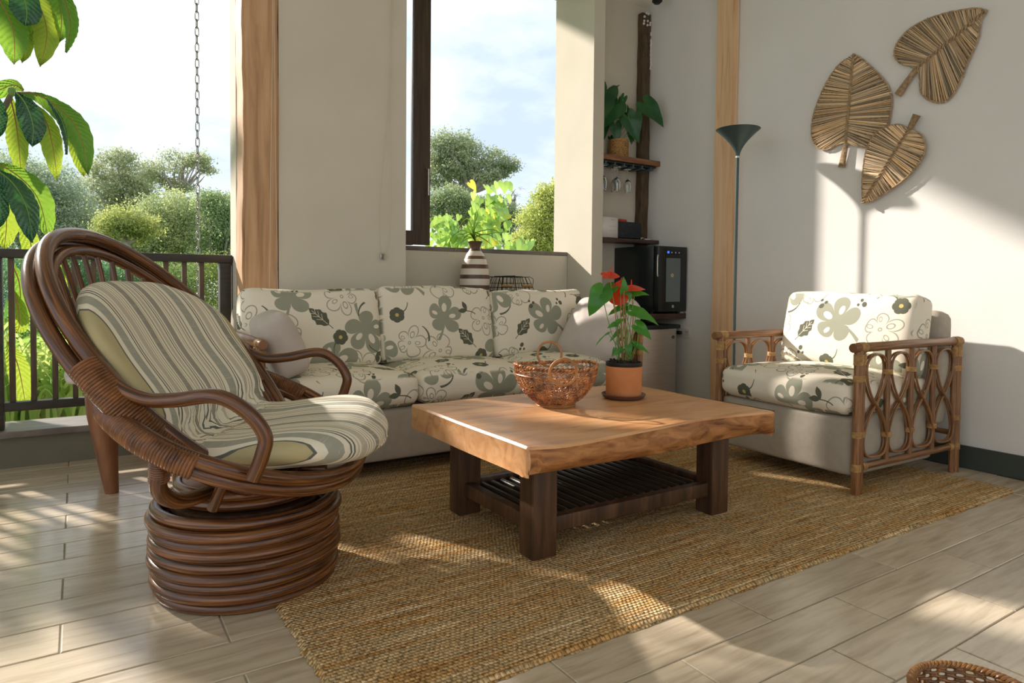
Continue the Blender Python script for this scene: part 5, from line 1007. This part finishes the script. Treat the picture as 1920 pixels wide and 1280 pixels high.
# long grasses below the balcony
def grass(lab, px0, px1, dist, h_px, n, seed, c, base_py=840):
    rng = np.random.default_rng(seed); B0 = dirpt((px0+px1)/2, base_py, dist); mb = MB()
    for i in range(n):
        b = dirpt(rng.uniform(px0, px1), base_py-rng.uniform(0, 40), dist+rng.uniform(-.6, .8))-B0; h = rng.uniform(.5, 1)*h_px*dist/FPX; ld = rng.normal(size=3)*.45; ld[2] = 0; w = .010+.008*rng.random()
        P_ = [b, b+ld*.25*h+np.array([0, 0, h*.6]), b+ld*.8*h+np.array([0, 0, h]), b+ld*1.5*h+np.array([0, 0, h*.82])]; P_ = spl(P_, 9); T_ = np.gradient(P_, axis=0); Sd = np.cross(T_, [0.3, 1, .1]); Sd /= np.linalg.norm(Sd, axis=1)[:, None]+1e-9; k = np.linspace(0, 1, len(P_)); ww = w*(1-k**2)[:, None]+.0008
        q = rng.random(); tint = np.array(c[0])*(1-q)+np.array(c[1])*q; V = np.stack([P_-Sd*ww, P_+Sd*ww], 1); a = V.shape[0]; mb.add(V.reshape(-1, 3), [(2*j, 2*j+1, 2*j+3, 2*j+2) for j in range(a-1)], tint=tint)
    o = mb.build('long_grass', M['leaf_cloud'], None, False, tint=True, loc=tuple(B0)); tag(o, lab, 'grass', kind='stuff')
grass('bright long grass growing below the balcony', -60, 330, 6.6, 150, 1500, 41, ((.22, .42, .06), (.72, .76, .28)))
grass('darker long grass further back below the balcony', -80, 430, 9.0, 150, 1100, 42, ((.08, .24, .05), (.38, .50, .14)), 780)
# big ribbed leaves of the tree beside the balcony
M['rib_green'] = leaf_mat('ribbed_leaf_green', (.05, .19, .03), (.13, .34, .04), .42, .35, 3, thru=(.30, .50, .05)); M['rib_lime'] = leaf_mat('ribbed_leaf_lime', (.16, .34, .03), (.36, .48, .05), .5, .4, 3, thru=(.40, .50, .05)); M['rib_dark'] = leaf_mat('ribbed_leaf_dark', (.012, .075, .035), (.03, .15, .06), .12, .22, 3, spec=.6)
bt = thing('large_leaf_tree', 'tree with very large drooping ribbed green leaves beside the balcony', 'tree', (-.75, 5.1, -1.0)); BT = np.array([-.75, 5.1, -1.0])
def rib_leaf(pts, w, Y, m, twist=0.0, face=(.15, -1, .35), dy=(0, 0, 0)):
    P_ = np.array([at_y(x, y, Y+(dy[min(i, len(dy)-1)])) for i, (x, y) in enumerate(pts)])-BT; P_ = spl(P_, 150); n = len(P_); T_ = np.gradient(P_, axis=0); T_ /= np.linalg.norm(T_, axis=1)[:, None]; F_ = np.array(face, float); mt = 15; tt_ = np.linspace(-1, 1, mt); V = np.zeros((n, mt, 3)); kk = np.linspace(0, 1, n)
    Lh = np.sum(np.linalg.norm(np.diff(P_, axis=0), axis=1))
    for i in range(n):
        k = kk[i]; Sd = np.cross(T_[i], F_); Sd /= np.linalg.norm(Sd); U_ = np.cross(Sd, T_[i]); tw = twist*(k-.3); Sd, U_ = Sd*math.cos(tw)+U_*math.sin(tw), U_*math.cos(tw)-Sd*math.sin(tw)
        wk = w*max(.02, math.sin(PI*min(1, (.04+.96*k))**1.35))**.7*(1+.035*math.sin(k*Lh*90))*(1 if k < .9 else 1-((k-.9)/.1)**2*.75)
        for j, t in enumerate(tt_):
            rib = .0062*math.sin(2*PI*(k*Lh*32-abs(t)*2.4))*min(1, abs(t)*4)*min(1, (1-abs(t))*5+.3); cup = -.22*w*abs(t)**1.3; V[i, j] = P_[i]+Sd*wk*t+U_*(cup+rib)
    mb = MB(); mb.grid(V); lf = mb.build('leaf', M[m], bt, 80); mb = MB(); mb.tube(P_[::5], np.linspace(.0045, .0012, len(P_[::5])), 5); mb.build('midrib', M['stem_r'] if m != 'rib_dark' else M['stem_g'], lf)
Yl = 4.95
rib_leaf([(25, 172), (75, 180), (125, 215), (152, 260), (165, 330)], .072, Yl, 'rib_green', .4, face=(-.4, -.7, .7)); rib_leaf([(30, 172), (48, 195), (62, 235), (60, 275)], .066, Yl-.12, 'rib_dark', -.2, face=(.1, -1, .3)); rib_leaf([(18, 178), (28, 220), (35, 270), (40, 330)], .058, Yl+.05, 'rib_lime', .5)
rib_leaf([(60, 190), (85, 225), (98, 270), (108, 338)], .062, Yl+.06, 'rib_lime', .3); rib_leaf([(90, 185), (115, 225), (125, 265), (126, 290)], .035, Yl-.06, 'rib_dark', .8, face=(1, -.6, .2)); rib_leaf([(110, 200), (138, 240), (148, 285), (158, 332)], .05, Yl+.1, 'rib_lime', -.3)
rib_leaf([(-12, 168), (-4, 210), (-4, 260)], .045, Yl-.1, 'rib_dark', 0); rib_leaf([(45, 168), (20, 160), (-30, 185)], .05, Yl+.1, 'rib_green', 0)
rib_leaf([(-40, 300), (20, 320), (70, 370), (92, 450)], .075, Yl-.15, 'rib_green', .3, face=(-.4, -.7, .7)); rib_leaf([(-10, 315), (25, 345), (50, 390), (62, 455)], .072, Yl-.28, 'rib_dark', .2, face=(.3, -1, .35)); rib_leaf([(-30, 320), (2, 360), (12, 410), (8, 470)], .07, Yl-.05, 'rib_lime', -.2)
rib_leaf([(-30, 330), (-10, 350), (-2, 390), (-4, 430)], .05, Yl-.3, 'rib_dark', 0); rib_leaf([(30, 400), (50, 430), (60, 470), (62, 500)], .05, Yl+.1, 'rib_lime', .2)
rib_leaf([(10, -70), (40, -20), (50, 20), (48, 48)], .078, Yl-.2, 'rib_dark', .1); rib_leaf([(-30, -30), (5, 10), (25, 60), (28, 120)], .085, Yl-.1, 'rib_green', .3, face=(.2, -1, .2)); rib_leaf([(10, -20), (38, 40), (48, 80), (42, 118)], .045, Yl+.05, 'rib_lime', .3)
rib_leaf([(40, -60), (70, 0), (88, 60), (76, 125)], .072, Yl+.02, 'rib_lime', .3, face=(.1, -1, .2)); rib_leaf([(60, -60), (100, -20), (115, 30), (112, 80)], .062, Yl+.08, 'rib_green', .2); rib_leaf([(80, -50), (118, -5), (132, 50), (122, 98)], .05, Yl-.02, 'rib_green', -.5, face=(-.5, -.8, .2)); rib_leaf([(60, 10), (62, 50), (58, 88)], .04, Yl+.1, 'rib_green', .0)
rib_leaf([(20, 490), (36, 530), (38, 580), (30, 600)], .062, Yl+.2, 'rib_green', .1); rib_leaf([(22, 540), (34, 575), (36, 610), (30, 625)], .05, Yl+.15, 'rib_lime', .2); rib_leaf([(70, 460), (100, 500), (118, 550)], .05, Yl+.35, 'rib_green', .2); rib_leaf([(15, 640), (35, 690), (50, 770)], .06, Yl+.2, 'rib_lime', .2); rib_leaf([(95, 480), (112, 520), (120, 560)], .04, Yl+.4, 'rib_lime', .2)
mb = MB(); pts = [(0, 0, 0)]+[tuple(at_y(*p)-BT) for p in ((-60, 560, 5.1), (-50, 330, 5.0), (20, 178, Yl), )]; mb.tube(spl(pts, 30), np.linspace(.04, .014, len(spl(pts, 30))), 8); mb.build('branch', M['bark'], bt)
mb = MB(); pts = [tuple(at_y(*p)-BT) for p in ((-50, 330, 5.0), (-80, 120, 5.0), (-20, -60, 4.95), (40, -90, 4.95))]; mb.tube(spl(pts, 30), np.linspace(.026, .012, len(spl(pts, 30))), 8); mb.build('branch', M['bark'], bt)
mb = MB(); p = at_y(22, 172, Yl-.02)-BT; mb.lathe([(0, -.03), (.016, -.02), (.022, 0), (.018, .02), (0, .03)], 12, tuple(p)); mb.build('bud', M['stem_g'], bt)

mb = MB(); rng = np.random.default_rng(77)  # unseen leaf mass, added left of view to keep sun off the floor
for i in range(130):
    p = np.array([rng.uniform(-3.3, -.95), rng.uniform(4.8, 5.7), rng.uniform(.0, 3.6)])-BT; a = rng.uniform(0, 2*PI)
    heart(mb, p, (math.cos(a), math.sin(a), -.9), (math.cos(a)*.5, math.sin(a)*.5, 1), rng.uniform(.22, .38), .35, .12, n=12, rings=3, wid=1.1, tipk=.8)
for i in range(42):  # higher unseen leaves, added to break up the sun patch on the floor
    p = np.array([rng.uniform(-2.8, -1.1), rng.uniform(6.8, 8.0), rng.uniform(3.3, 5.4)])-BT; a = rng.uniform(0, 2*PI)
    heart(mb, p, (math.cos(a), math.sin(a), -.9), (math.cos(a)*.5, math.sin(a)*.5, 1), rng.uniform(.2, .34), .35, .12, n=12, rings=3, wid=1.1, tipk=.8)
tag(mb.build('crown', M['rib_green'], bt), kind='stuff')
mb = MB(); mb.tube(spl([(0, 0, .2), (-.4, .6, 2.6), (-.9, 1.6, 4.4), (-1.0, 2.4, 5.6)], 24), np.linspace(.05, .02, len(spl([(0, 0, 0)]*4, 24))), 8); mb.build('branch', M['bark'], bt)
